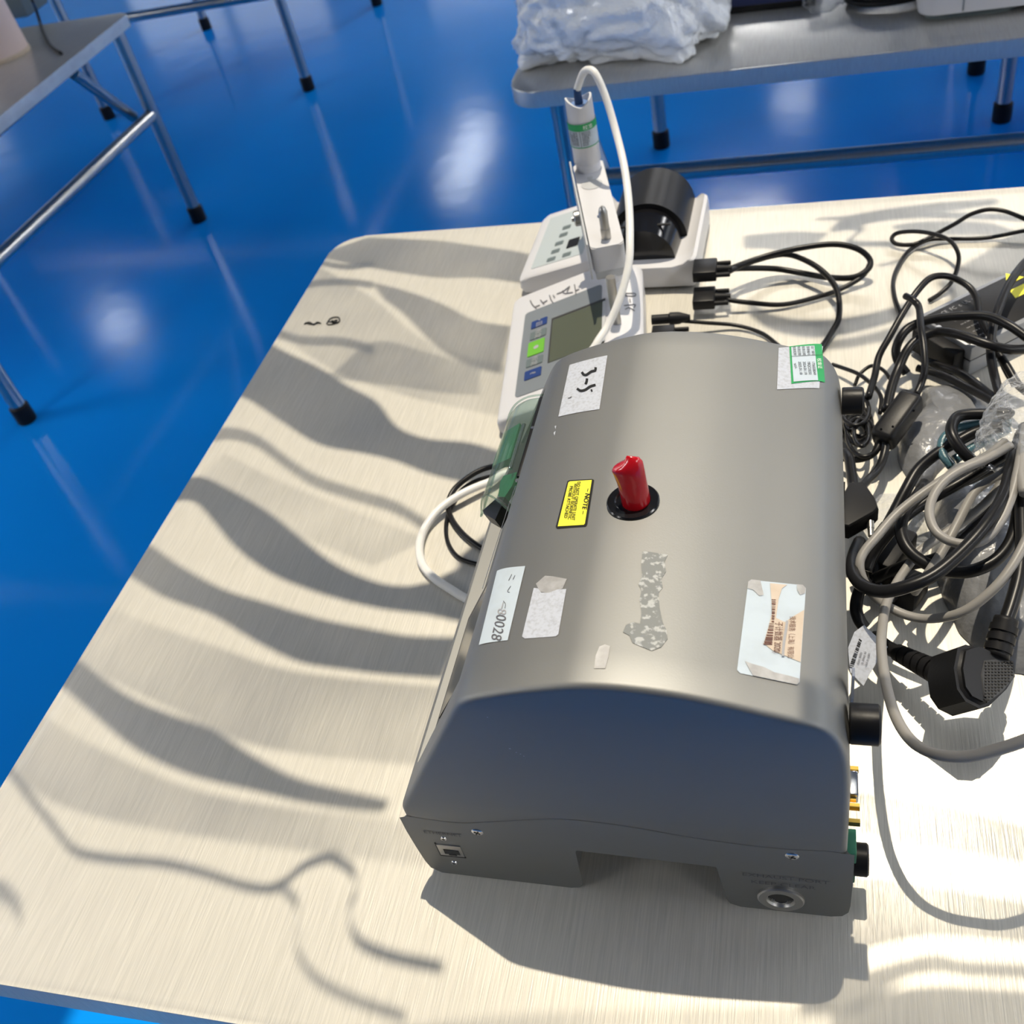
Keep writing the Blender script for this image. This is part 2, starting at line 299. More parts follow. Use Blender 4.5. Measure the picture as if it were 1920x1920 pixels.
for up, lo, m in [
    # dark band
    ([(330, 905), (372, 893), (420, 912), (500, 958), (560, 1005), (620, 1052), (680, 1082), (740, 1098), (800, 1092), (870, 1060), (930, 1040)],
     [(320, 940), (362, 938), (395, 968), (440, 1022), (500, 1068), (560, 1096), (640, 1122), (720, 1140), (800, 1150), (870, 1165), (930, 1170)], N9),
    ([(255, 1005), (290, 1027), (340, 1062), (420, 1105), (500, 1130), (600, 1160), (700, 1180), (770, 1192), (860, 1195)],
     [(225, 1070), (255, 1085), (310, 1118), (400, 1152), (480, 1200), (560, 1238), (640, 1252), (720, 1262), (830, 1270)], N7),
    ([(110, 1225), (150, 1240), (200, 1278), (260, 1315), (330, 1343), (400, 1368), (480, 1420), (560, 1460), (640, 1480), (730, 1500)],
     [(90, 1270), (125, 1292), (180, 1340), (250, 1398), (330, 1440), (400, 1462), (470, 1478), (560, 1500), (650, 1515), (720, 1520)], N7),
    ([(500, 640), (540, 662), (600, 690), (650, 722), (705, 752), (745, 800), (800, 822), (880, 830), (950, 850)],
     [(430, 735), (470, 750), (530, 790), (600, 832), (680, 848), (740, 862), (800, 885), (860, 900), (930, 905)], N7),
    ([(690, 445), (760, 448), (830, 452), (900, 462), (960, 470), (1010, 480)],
     [(590, 480), (680, 498), (760, 512), (830, 520), (900, 520), (980, 530)], N5),
    ([(700, 530), (760, 545), (830, 570), (890, 600), (960, 612)],
     [(720, 560), (760, 590), (810, 640), (870, 680), (940, 700)], N5),
    ([(575, 690), (620, 700), (700, 640), (800, 660), (900, 690)], [(600, 705), (680, 715), (760, 725), (830, 735), (900, 740)], N3),
    ([(1560, 1472), (1640, 1485), (1760, 1506), (1860, 1530), (1980, 1560)], [(1560, 1555), (1640, 1568), (1760, 1592), (1860, 1608), (1980, 1630)], N5),
    ([(1500, 1800), (1600, 1822), (1640, 1812), (1700, 1795), (1750, 1785), (1820, 1798), (1990, 1805)], [(1500, 1900), (1600, 1890), (1640, 1868), (1700, 1832), (1760, 1822), (1820, 1830), (1990, 1838)], N5),
    ([(1920, 425), (1860, 465), (1800, 500), (1760, 530)], [(2010, 480), (1930, 500), (1860, 560), (1800, 590)], N7),
    ([(1530, 409), (1590, 404), (1660, 392), (1760, 380), (1870, 372)], [(1530, 411), (1600, 412), (1660, 408), (1760, 398), (1870, 382)], N7),
    ([(1558, 428), (1580, 412), (1650, 402), (1760, 398), (1950, 402)], [(1558, 434), (1590, 430), (1650, 414), (1760, 408), (1950, 416)], N9),
    ([(1600, 424), (1622, 428), (1600, 450), (1680, 452)], [(1590, 430), (1606, 434), (1588, 458), (1680, 462)], N9),
    ([(1672, 424), (1720, 416), (1790, 414), (1860, 418)], [(1676, 428), (1720, 434), (1790, 440), (1930, 440)], N7),
    ([(1395, 442), (1450, 436), (1500, 434), (1552, 437)], [(1395, 464), (1440, 466), (1480, 472), (1520, 464)], N7),
    ([(1405, 560), (1450, 590), (1530, 600), (1620, 590), (1710, 565)], [(1405, 590), (1450, 618), (1530, 632), (1620, 618), (1710, 590)], N7),
    ([(1540, 640), (1600, 632), (1650, 620), (1710, 605)], [(1540, 656), (1600, 650), (1650, 640), (1720, 640)], N5),
    ([(1560, 1640), (1640, 1640), (1760, 1660), (2000, 1700)], [(1560, 1790), (1640, 1775), (1760, 1755), (2000, 1775)], N4),
    ([(1560, 1900), (1700, 1850), (1850, 1850), (2000, 1860)], [(1560, 2040), (1700, 2040), (1850, 2040), (2000, 2040)], N4),
    ([(700, 1930), (1000, 1900), (1300, 1890), (1560, 1880)], [(700, 2060), (1000, 2060), (1300, 2060), (1560, 2060)], N2),
    ([(600, 500), (700, 560), (800, 640), (960, 690)], [(520, 620), (620, 690), (760, 740), (940, 780)], N2),
    ([(420, 850), (520, 900), (640, 950), (800, 1010)], [(340, 930), (480, 975), (580, 1010), (700, 1060)], N2),
    ([(150, 1120), (270, 1165), (400, 1210), (560, 1260), (860, 1290)], [(60, 1220), (200, 1270), (330, 1330), (500, 1400), (860, 1440)], N2),
    ([(-60, 1270), (60, 1330), (180, 1400), (400, 1490), (760, 1540)], [(-160, 1400), (0, 1450), (150, 1520), (400, 1570), (800, 1620)], N2),
    ([(860, 1045), (900, 1010), (960, 960)], [(860, 1110), (900, 1110), (960, 1110)], N9)]:
    i += 1; strip(i, up, lo, m=m)
for pts, wd, m in [
    ([(380, 820), (430, 812), (480, 825), (540, 868), (590, 900), (660, 925), (740, 950), (800, 985)], 22, N5),
    ([(10, 1430), (50, 1485), (95, 1540), (122, 1575), (150, 1598), (220, 1610), (300, 1616), (380, 1634), (460, 1660), (520, 1662), (570, 1622), (620, 1604)], 17, N7),
    ([(620, 1604), (660, 1630), (668, 1665), (655, 1710), (670, 1760), (730, 1790), (830, 1812)], 22, N7),
    ([(520, 1655), (556, 1690), (560, 1730), (556, 1775), (590, 1830), (660, 1870), (760, 1905)], 20, N5),
    ([(-30, 1668), (10, 1672), (35, 1700), (40, 1725)], 40, N5),
    ([(540, 540), (600, 530), (650, 528), (700, 534)], 12, N5),
    ([(520, 625), (570, 638), (640, 640), (700, 655)], 16, N5),
    ([(600, 492), (650, 500), (700, 494)], 10, N5),
    ([(1690, 488), (1660, 495), (1648, 497)], 5, N7)]:
    i += 1; line_strip(i, pts, wd, m=m)

# ================================================================ tables
def leg_tube(name, x, y, z1, parent, r=.0185):
    o = rod(name, (x, y, .012), (x, y, z1), r, M['tube'], parent, 24)
    lathe('foot_cap', (x, y, 0), (0, 0, 1), [(0, r+.003), (.004, r+.005), (.045, r+.005), (.05, r+.001)], M['rubber'], o, 24)
    return o
def steel_table(label, x0, y0, x1, y1, rad, mt, legs, bars, braces, thick=.03, sub=None):
    t = thing('steel_table', label, 'table', ((x0+x1)/2, (y0+y1)/2, 0), None)
    prism('tabletop', rrect(x0, y0, x1, y1, rad, 8), T-thick, T, mt, t, bevel=.003)
    for (x, y) in legs: leg_tube('leg', x, y, T-thick, t)
    for a, b in bars: rod('crossbar', a, b, .0165, M['tube'], t)
    for a, b in braces:
        rod('brace', a, b, .015, M['tube'], t)
    return t
main = steel_table('large brushed steel table in front carrying the metal instrument and its cables', -.697, .199, 1.25, 1.308, .045, M['steel'],
    [(-.60, .30), (-.60, 1.20), (1.15, .30), (1.15, 1.20)], [((-.60, .30, .33), (-.60, 1.20, .33)), ((1.15, .30, .33), (1.15, 1.20, .33))],
    [((-.59, .5, .35), (-.35, .6, T-.03))])
back = steel_table('steel table behind with the white plastic bag on its corner', -.535, 1.78, 1.6, 2.9, .06, M['steel2'],
    [(-.46, 1.87), (-.412, 2.775), (.459, 2.746), (1.5, 1.87), (1.5, 2.78)], [((-.46, 1.87, .372), (1.5, 1.87, .372))],
    [((-.44, 1.89, .56), (-.40, 1.885, .38))])
ltab = steel_table('steel table at the left with the pinkish roll on it', -3.2, 1.55, -1.775, 2.62, .03, M['steel2'],
    [(-1.80, 2.562), (-1.83, 1.612), (-2.62, 3.43-.9)], [((-1.80, 2.562, .335), (-1.83, 1.612, .335))],
    [(P(250, 219, .345-T), P(138, 138, -.040))])
for (y, nm_) in ((2.05, 'hinge_bar'),):
    rod('hinge_bar', P(-60, 295, -.07), P(132, 130, -.07), .011, M['tube'], ltab)
ftab = steel_table('steel table farthest away at the top left, mostly out of frame', -3.3, 3.40, -1.70, 4.5, .03, M['steel2'],
    [(-1.785, 3.507), (-2.611, 4.36), (-2.62, 3.457), (-1.785, 4.36)], [((-2.62, 3.457, .34), (-1.785, 3.5, .34))], [])
leg_far = steel_table('narrow steel table beyond the back table with one leg showing', .30, 3.0, 1.4, 3.6, .03, M['steel2'], [(.428, 3.05), (1.3, 3.05), (.428, 3.5), (1.3, 3.5)], [], [])
# marker scribble on the table corner
def stroke(name, pts, wd, m, parent, f, label=None):
    """flat pen line through 2-D points mapped by f"""
    S = spline([Vector((p[0], p[1], 0)) for p in pts], 6); vs = []; fs = []
    for j, p in enumerate(S):
        t = (S[min(j+1, len(S)-1)]-S[max(j-1, 0)]); t.normalize(); n = Vector((-t.y, t.x, 0))
        ww = wd*(.65+.35*math.sin(math.pi*min(1, max(0, j/(len(S)-1)))))
        vs += [f(*(p+n*ww/2).xy), f(*(p-n*ww/2).xy)]
    for j in range(len(S)-1): fs.append((2*j, 2*j+1, 2*j+3, 2*j+2))
    return mk(name, vs, fs, m, parent, label=label)
def strokes(name, lst, wd, m, parent, f, label=None):
    vs = []; fs = []
    for pts in lst:
        S = spline([Vector((p[0], p[1], 0)) for p in pts], 6); o = len(vs)
        for j, p in enumerate(S):
            t = (S[min(j+1, len(S)-1)]-S[max(j-1, 0)]); t.normalize(); n = Vector((-t.y, t.x, 0))
            vs += [f(*(p+n*wd/2).xy), f(*(p-n*wd/2).xy)]
        for j in range(len(S)-1): fs.append((o+2*j, o+2*j+1, o+2*j+3, o+2*j+2))
    return mk(name, vs, fs, m, parent, label=label)
fm = lambda x, y: P(x, y, .0005)
strokes('marker_scribble', [[(570, 608), (580, 604), (588, 609), (595, 604), (602, 607)], [(572, 605), (584, 608), (600, 605)], [(612, 608), (620, 597), (634, 595), (636, 603), (624, 608), (614, 609)], [(622, 600), (626, 606), (632, 600), (620, 604)], [(616, 603), (634, 606)]],
        2.6, M['ink'], main, fm, 'smudged black marker scribble on the corner')
# ================================================================ particle counter
Y0, Y1 = .3257, .664
SEAM = [(-.2738, .0806), (-.262, .0785), (-.2326, .0772), (-.205, .084), (-.1779, .0915), (-.155, .0962), (-.1177, .0952), (-.0717, .088), (-.0214, .0845), (.0232, .0885)]
TOPR = [(.0232, .11), (.0231, .14), (.0228, .165), (.0217, .188), (.0185, .206), (.0125, .2185), (.003, .2268)]
ARCH = [(-.0255, .2360), (-.045, .2418), (-.0662, .2470), (-.086, .2500), (-.1059, .2515), (-.124, .2508), (-.1389, .2480), (-.163, .2420), (-.1839, .2350), (-.194, .2305)]
LEFT = [(-.2005, .2255), (-.2055, .2185), (-.214, .203), (-.228, .177), (-.243, .150), (-.258, .122), (-.2665, .107), (-.2715, .0985), (-.2737, .0925), (-.2740, .087)]
_top = [TOPR[-2], TOPR[-1]] + ARCH + [LEFT[0], LEFT[1]]
_tp = sorted(((p.x, p.y) for p in spline([Vector((a, b, 0)) for a, b in _top], 10)))
def ztop(x):
    if x <= _tp[0][0]: return _tp[0][1]
    for (a, b), (c, d) in zip(_tp, _tp[1:]):
        if x <= c: return b + (d-b)*(x-a)/max(1e-9, c-a)
    return _tp[-1][1]
def onarch(px, py):
    z = .24
    for _ in range(12): q = P(px, py, z); z = .5*z+.5*ztop(q.x)
    return P(px, py, ztop(q.x))
def lift(p, off=.0004): return Vector((p.x, p.y, T+ztop(p.x)+off))
fa = lambda off: (lambda x, y: lift(onarch(x, y), off))
pc = thing('particle_counter', 'grey metal instrument with arched top and red capped inlet on the big table', 'measuring instrument', (-.12, .49, T))
def sweep(name, prof_fn, stations, mt, parent, closed=True, label=None):
    bm = bmesh.new(); rings = []
    for y, ins in stations:
        pr = prof_fn(y); n = len(pr); cx = sum(p[0] for p in pr)/n; ring = []
        for i_, p in enumerate(pr):
            a = Vector(pr[i_-1]); b = Vector(pr[(i_+1) % n]); t = b-a
            if t.length < 1e-9: t = Vector((1, 0))
            t.normalize(); nn = Vector((-t.y, t.x))*ins
            ring.append(bm.verts.new((p[0]+nn.x, y, T+p[1]+nn.y)))
        rings.append(ring)
    n = len(rings[0])
    for A, B in zip(rings, rings[1:]):
        for k_ in range(n): bm.faces.new((A[k_], A[(k_+1) % n], B[(k_+1) % n], B[k_]))
    for r_ in (rings[0], rings[-1]):
        v2 = [v.co for v in r_]; tris = tessellate_polygon([[Vector((c.x, c.z, 0)) for c in v2]])
        for t_ in tris:
            try: bm.faces.new([r_[q] for q in t_])
            except ValueError: pass
    return frombm(name, bm, mt, parent, auto=28, label=label)
sm2 = lambda L, per=4: [(p.x, p.y) for p in spline([Vector((a, b, 0)) for a, b in L], per)]
SE = sm2(SEAM, 4); UP = sm2(TOPR+ARCH, 4); LF = sm2(LEFT, 3)
def prof_cover(y):
    # counter-clockwise: seam left->right, right side up, arch right->left, front slope down
    k_ = 0
    if .352 < y < .642: k_ = 1
    lf = []
    for i_, (x, z) in enumerate(LF):
        if k_ and .115 < z < .213: lf.append((x+.0085, z-.005))
        else: lf.append((x, z))
    s = [(x, z+.0004) for x, z in SE]
    return s + UP + lf
r = .0045
st = [(Y0+r*(1-math.sin(a)), r*(1-math.cos(a))) for a in (0, .4, .8, 1.2, 1.5708)][::-1]
st = [(Y0, r), (Y0+r*.08, r*.6), (Y0+r*.3, r*.29), (Y0+r*.6, r*.09), (Y0+r, 0)]
mid = [(.3515, 0), (.3525, 0), (.42, 0), (.5, 0), (.58, 0), (.6415, 0), (.6425, 0)]
en = [(Y1-(y-Y0), s_) for y, s_ in st][::-1]
cover = sweep('top_cover', prof_cover, st+mid+en, M['body'], pc)
NL, NR, NT = -.159, -.052, .0625
base_prof = [(x, z-.0004) for x, z in SE][::-1] + [(-.2738, .062), (-.2728, .04), (-.2712, .018), (-.2695, .009), (-.266, .0055),
    (-.166, .0045), (-.1625, .0055), (-.1608, .009), (-.1590, .056), (-.1570, .0610), (-.153, .0628), (-.060, .0600), (-.0560, .0585), (-.0540, .0545), (-.0500, .011), (-.0485, .0068), (-.045, .0050),
    (.015, .0055), (.0195, .007), (.0218, .011), (.0226, .02), (.0232, .06)]
base_prof = base_prof[::-1]
base_prof = [(x, z) for x, z in base_prof]
base = sweep('base_tray', lambda y: base_prof, st+[(.42, 0), (.58, 0)]+en, M['body'], pc)
for (x, y) in ((-.245, .36), (-.19, .36), (-.02, .36), (-.245, .63), (-.19, .63), (-.02, .63)):
    lathe('rubber_foot', (x, y, T+.0002), (0, 0, 1), [(0, .007), (.001, .008), (.006, .008)], M['rubber'], pc, 18)
# display window and keys in the tilted front
def fp(y, s, off):   # a point on the front slope: s 0 top .. 1 bottom
    a = Vector((-.207, .213)); b = Vector((-.2650, .113)); p = a.lerp(b, s); n = Vector((-.865, .50)); p = p+n*off
    return Vector((p.x, y, T+p.y))
def slopequad(name, y0, y1, s0, s1, off, m, parent, label=None):
    vs = [fp(y0, s0, off), fp(y1, s0, off), fp(y1, s1, off), fp(y0, s1, off)] + [fp(y0, s0, off-.004), fp(y1, s0, off-.004), fp(y1, s1, off-.004), fp(y0, s1, off-.004)]
    return mk(name, vs, [(0, 1, 2, 3), (7, 6, 5, 4), (0, 4, 5, 1), (1, 5, 6, 2), (2, 6, 7, 3), (3, 7, 4, 0)], m, parent, label=label)
slopequad('display_bezel', .370, .478, .06, .92, -.0055, M['bodyd'], pc)
slopequad('display_screen', .380, .468, .14, .84, -.0048, M['gloss'], pc)
# near end: screws, network port, exhaust port, lettering
NE = lambda px, py: PY(px, py, Y0)
def near(x, z, d=0): return Vector((x, Y0-d, T+z))
def screw(px, py, r_, parent=pc, off=.0):
    p = NE(px, py); bm = bmesh.new(); addlathe(bm, p+Vector((0, .001, 0)), (0, -1, 0), [(0, r_), (.0012, r_), (.0018, r_*.85), (.002, r_*.5)], 20)
    o = frombm('screw', bm, M['chrome'], parent, auto=40, label='bright cross-head screw')
    bm = bmesh.new(); ro = Matrix.Rotation(.5, 4, 'Y')
    addbox(bm, p-Vector((0, .00095, 0)), (r_*1.1, .0006, r_*.24), 0, ro); addbox(bm, p-Vector((0, .00095, 0)), (r_*.24, .0006, r_*1.1), 0, ro)
    frombm('cross_slot', bm, M['gloss'], o)
screw(895, 1560, .0044); screw(1485, 1605, .0044); screw(832, 1572, .0024); screw(852, 1617, .0024)
jp = NE(845, 1594)
port = box('network_port', (jp.x, Y0-.0002, jp.z), (.0185, .0012, .0155), M['dull'], pc, bevel=.0003)
bm = bmesh.new(); addbox(bm, (jp.x+.0008, Y0-.0006, jp.z-.0012), (.0118, .0010, .0062)); addbox(bm, (jp.x+.0008, Y0-.0006, jp.z-.0050), (.0060, .0010, .0022))
frombm('port_opening', bm, M['gloss'], port)
bm = bmesh.new(); addbox(bm, (jp.x-.0098, Y0-.0002, jp.z), (.0008, .0008, .0185)); addbox(bm, (jp.x-.0002, Y0-.0002, jp.z-.0090), (.020, .0008, .0008)); frombm('port_seam', bm, M['bodyd'], port)
ep = NE(1464, 1683)
ex = lathe('exhaust_fitting', ep, (0, -1, 0), [(-.001, .0155), (.0016, .0155), (.0024, .0145), (.0024, .0095), (.0012, .0088), (.0006, .0083)], M['dull'], pc, 40, cap=False, label='round threaded metal exhaust fitting')
bm = bmesh.new(); addlathe(bm, ep-Vector((0, .0004, 0)), (0, -1, 0), [(0, .009), (.0003, .009)], 32); frombm('bore', bm, M['gloss'], ex)
for j in range(4):
    a = [ep+Vector(((.0078-.0011*j)*math.cos(t), -.0010, (.0078-.0011*j)*math.sin(t)-.0006*j)) for t in [k_*math.pi/14+math.pi for k_ in range(15)]]
    tube('thread', a, .00022, M['dull'], ex, 6, 1)
def text(name, s, f, parent, m, size=1.0, align='LEFT', sx=1.0, bold=0, label=None, sp=1.0):
    """f maps text-plane coordinates (x, y) to a point in the world"""
    cu = bpy.data.curves.new('t', 'FONT'); cu.body = s; cu.size = size; cu.align_x = align; cu.resolution_u = 3; cu.offset = bold; cu.space_line = sp
    o = bpy.data.objects.new('t', cu); C.objects.link(o); bpy.context.view_layer.update()
    me = bpy.data.meshes.new_from_object(o.evaluated_get(bpy.context.evaluated_depsgraph_get()))
    for v in me.vertices: v.co = f(v.co.x*sx, v.co.y)
    bpy.data.objects.remove(o); bpy.data.curves.remove(cu)
    me.name = name; return link(name, me, m, parent, label)
def nearface(px, py, off=.0003):
    p = NE(px, py); return lambda x, y: Vector((p.x+x, Y0-off, p.z+y))
text('lettering', 'EXHAUST PORT', nearface(1472, 1649), pc, M['inkg'], .0062, 'CENTER', 1.25)
text('lettering', 'KEEP CLEAR', nearface(1468, 1661), pc, M['inkg'], .0062, 'CENTER', 1.25)
text('lettering', 'ETHERNET', nearface(831, 1565), pc, M['inkg'], .0055, 'CENTER', 1.1)
# stickers on the arch
def quadpatch(name, c, off, m, parent, n=10, label=None):
    c = [Vector((*onarch(*p).xy, 0)) for p in c]; vs = []; fs = []
    for j in range(n+1):
        for i_ in range(n+1):
            u, v = i_/n, j/n; p = (c[0]*(1-u)+c[1]*u)*(1-v)+(c[3]*(1-u)+c[2]*u)*v; vs.append(lift(p, off))
    for j in range(n):
        for i_ in range(n): o = j*(n+1)+i_; fs.append((o, o+n+1, o+n+2, o+1))
    return mk(name, vs, fs, m, parent, True, label)
def polypatch(name, c, off, m, parent, label=None):
    pts = [lift(onarch(*p), off) for p in c]; tr = tessellate_polygon([[Vector((p.x, p.y, 0)) for p in pts]])
    return mk(name, pts, [tuple(t_) for t_ in tr], m, parent, label=label)
def ruv(c, off):
    """label frame: reading direction runs from the first to the second pixel, 'up' towards the third"""
    a, b, d = [Vector((*onarch(*p).xy, 0)) for p in c]; U = b-a; V = d-a
    return (lambda x, y: lift(a+U*x+V*y, off)), U.length, V.length
def ltext(s, c, off, parent, m, size, align='LEFT', bold=0, sx=1.0, label=None, name='lettering'):
    f, L1, L2 = ruv(c, off); cu = bpy.data.curves.new('t', 'FONT'); cu.body = s; cu.size = size; o = bpy.data.objects.new('t', cu); C.objects.link(o)
    bpy.context.view_layer.update(); wd = max(1e-6, o.dimensions.x); bpy.data.objects.remove(o); bpy.data.curves.remove(cu)
    return text(name, s, lambda x, y: f(x/wd, y/L2), parent, m, size, align, 1, bold, label)
l1 = quadpatch('sticker', [(1068, 685), (1139, 667), (1124, 768), (1047, 782)], .0004, M['paper'], pc, label='white paper sticker with a handwritten 3-15')
strokes('handwriting', [[(1117, 690), (1116, 696), (1109, 698), (1100, 704), (1095, 704), (1091, 699)], [(1101, 711), (1100, 717), (1098, 722)], [(1117, 723), (1107, 726), (1098, 732), (1089, 734), (1082, 730)], [(1108, 734), (1111, 733)]], 4.6, M['ink'], l1, fa(.0008))
strokes('pen_dash', [[(1065, 748), (1069, 747), (1072, 745)]], 1.6, M['inkg'], l1, fa(.0008))
yl = polypatch('warning_sticker', [(1064, 903), (1068, 901), (1111, 899), (1114, 901), (1101, 984), (1098, 988), (1045, 992), (1042, 989)], .0004, M['ink'], pc, 'black-edged yellow warning sticker')
polypatch('sticker_field', [(1066, 906), (1069, 904), (1110, 901.5), (1097, 983), (1095, 985.5), (1046, 988.5)], .0008, M['yellow'], yl)
ltext('– NOTE –', [(1100, 918), (1090, 966), (1108, 919)], .0012, yl, M['ink'], .0050, bold=.00008)
ltext('DO NOT OPERATE UNIT', [(1083.5, 905), (1072, 977), (1092, 905)], .0012, yl, M['ink'], .0034, bold=.00005)
ltext('WITHOUT ISOKINETIC', [(1077, 908.5), (1065, 976), (1085, 908)], .0012, yl, M['ink'], .0034, bold=.00005)
ltext('PROBE ATTACHED', [(1069, 913.5), (1058, 973), (1077, 913)], .0012, yl, M['ink'], .0034, bold=.00005)
s2 = quadpatch('sticker', [(932, 1071), (985, 1062), (952, 1201), (898, 1210)], .0004, M['paperp'], pc, label='long white sticker printed with 0028')
ltext('0028', [(932, 1152), (921, 1199), (948, 1155)], .0008, s2, M['inkg'], .0125, sx=.80)
ltext('–8', [(938, 1130), (932, 1152), (954, 1133)], .0008, s2, M['palei'], .011, sx=.8)
strokes('pen_marks', [[(958, 1100), (952, 1110), (956, 1112)], [(944, 1128), (948, 1134), (947, 1142)], [(960, 1078), (954, 1090)], [(966, 1080), (962, 1088)]], 1.0, M['inkg'], s2, fa(.0008))
s3 = polypatch('sticker', [(1001, 1103), (1009, 1104), (1015, 1112), (1030, 1112), (1045, 1106), (1062, 1105), (1047, 1190), (1042, 1194), (984, 1198), (979, 1194)], .0004, M['paper'], pc, 'white paper sticker with its top corner torn off')
polypatch('torn_corner', [(1022, 1080), (1036, 1081), (1063, 1086), (1055, 1104), (1030, 1113), (1012, 1110), (1005, 1095)], .0003, M['foil'], pc)
polypatch('glue_residue', [(1205, 1034), (1222, 1036), (1252, 1041), (1246, 1054), (1249, 1072), (1240, 1086), (1243, 1102), (1235, 1112), (1237, 1140), (1243, 1168), (1250, 1182), (1252, 1198), (1240, 1214), (1222, 1221), (1205, 1214), (1186, 1206), (1180, 1192), (1168, 1186), (1174, 1172), (1188, 1167), (1200, 1170), (1203, 1150), (1199, 1125), (1203, 1108), (1197, 1096), (1204, 1080), (1202, 1060)], .0004, M['residue'], pc, label='grey patch of old glue')
polypatch('label_scrap', [(1124, 1213), (1134, 1209), (1144, 1212), (1141, 1232), (1135, 1254), (1114, 1254), (1117, 1230)], .0004, M['foil'], pc)
s4 = quadpatch('calibration_backing', [(1460, 653), (1543, 650), (1536, 729), (1457, 731)], .0004, M['paper'], pc)
s5 = quadpatch('calibration_sticker', [(1480, 651), (1541, 647), (1547, 719), (1484, 721)], .0008, M['green'], pc, label='green and white calibration sticker')
quadpatch('sticker_field', [(1483.5, 653), (1527, 650.5), (1534, 715.5), (1488, 718)], .0012, M['paperp'], s5, 4)
for j, (cn, v) in enumerate([('出厂编号', '170653B049'), ('管理编号', 'YBQC20230'), ('校准日期', '2024.01.19'), ('有效日期', '2025.01.18'), ('校准机构', 'SGS')]):
    x0 = 1520-j*8.6
    ltext(cn, [(x0+1.0, 652), (x0+3.0, 669), (x0+9, 652)], .0016, s5, M['ink'], .0027)
    ltext(v, [(x0+2.6, 681 if j < 4 else 685), (x0+5.5, 705 if j < 4 else 694), (x0+11, 681)], .0016, s5, M['ink'], .0030)
strokes('rule', [[(1484, 671.2), (1505, 670), (1529, 668.7), (1543, 668)]], .6, M['ink'], s5, fa(.0016))
ltext('校准证', [(1532.5, 675), (1534.5, 694), (1542, 675)], .0016, s5, M['whitei'], .0044)
s6 = polypatch('asset_sticker', [(1403, 1092), (1409, 1088), (1505, 1098), (1511, 1104), (1499, 1280), (1494, 1285), (1388, 1263), (1382, 1257)], .0004, M['paperp'], pc, 'worn asset sticker with bar code and Chinese print')
polypatch('beige_print_area', [(1444, 1095), (1476, 1098), (1466, 1105), (1460, 1125), (1455, 1160), (1472, 1168), (1486, 1158), (1508, 1145), (1501, 1243), (1470, 1230), (1450, 1222), (1432, 1208), (1440, 1180), (1448, 1150), (1446, 1120)], .0008, M['beige'], s6)
polypatch('bared_patch', [(1403, 1092), (1409, 1088), (1426, 1090), (1430, 1108), (1432, 1117), (1424, 1119), (1412, 1107), (1402, 1105)], .0008, M['foil'], s6)
polypatch('bared_patch', [(1494, 1097), (1505, 1098), (1511, 1104), (1509, 1114), (1500, 1117), (1495, 1108)], .0008, M['foil'], s6)
polypatch('bared_patch', [(1397, 1241), (1410, 1246), (1432, 1252), (1452, 1262), (1478, 1268), (1499, 1274), (1498, 1281), (1494, 1285), (1450, 1276), (1412, 1268), (1404, 1254)], .0008, M['foil'], s6)
f6 = fa(.0012); bars = []
rng = random.Random(3); y = 1126
while y < 1210:
    wd = rng.choice((.9, 1.3, 2.0, 2.6)); t_ = (y-1126)/84; xl = 1447+t_*t_*(-16); xr = 1455-t_*7
    if t_ < .5: xl = 1447
    bars.append((xl, xr, y, wd)); y += wd+rng.choice((1.1, 1.8, 2.4))
vs = []; fs = []
for xl, xr, y, wd in bars:
    o = len(vs); vs += [f6(xl, y), f6(xr, y+.6), f6(xr, y+.6+wd), f6(xl, y+wd)]; fs.append((o, o+3, o+2, o+1))
mk('bar_code', vs, fs, M['inkb'], s6)
ltext('子计数器 2020)', [(1455, 1168), (1451, 1226), (1465, 1168)], .0012, s6, M['inkb'], .0052)
ltext('技术服务（上海）有限公', [(1482, 1158), (1477, 1236), (1491, 1158)], .0012, s6, M['inkb'], .0042)
strokes('marker_line', [[(1476, 1167), (1474, 1182), (1471, 1200), (1469, 1218), (1468, 1233)]], 5, M['palei'], s6, fa(.0016))
# inlet with its red cap
ic = onarch(1187, 941); ic = lift(ic, 0)
nx = Vector((-(ztop(ic.x+.005)-ztop(ic.x-.005))/.01, 0, 1)).normalized()
inl = lathe('inlet_collar', ic-nx*.002, nx, [(0, .0172), (.0028, .0172), (.0036, .0164), (.0040, .0118), (.0030, .0108), (.0005, .0104)], M['gloss'], pc, 48, cap=False, label='black plastic ring around the inlet')
bm = bmesh.new(); addlathe(bm, ic+nx*.0004, nx, [(0, .0112), (.0003, .0112)], 32); frombm('inlet_bore', bm, M['gloss'], inl)
bm = bmesh.new(); cb = ic+Vector((.0020, 0, 0)); zt = PY(1183, 862, ic.y).z; H_ = zt-ic.z; n = 28; rings = []
for j in range(15):
    t_ = j/14; z = -.001+t_*(H_+.001); ring = []
    ax_, ay_ = .0094, .0094
    if t_ > .45: q = (t_-.45)/.55; ay_ = .0094*(1-.50*min(1, q*1.2)); ax_ = .0094*(1+.10*q)
    cap_ = 1.0 if t_ < .84 else math.sqrt(max(.02, 1-((t_-.84)/.162)**2))
    lean = Vector((-.0030*t_*t_, 0, 0))
    for k_ in range(n):
        a = 6.28318*k_/n; zz = z
        if t_ > .55: zz += (math.cos(a+.1)*.0042)*(t_-.55)*1.6
        dent = 1-.16*math.exp(-((a-4.9)/.55)**2)*math.exp(-((t_-.52)/.14)**2)
        rot_ = .55*max(0, t_-.45)
        x_, y_ = ax_*cap_*math.cos(a)*dent, ay_*cap_*math.sin(a)*dent
        ring.append(bm.verts.new(cb+lean+Vector((x_*math.cos(rot_)-y_*math.sin(rot_), x_*math.sin(rot_)+y_*math.cos(rot_), zz))))
    rings.append(ring)
for A, B in zip(rings, rings[1:]):
    for k_ in range(n): bm.faces.new((A[k_], A[(k_+1) % n], B[(k_+1) % n], B[k_]))
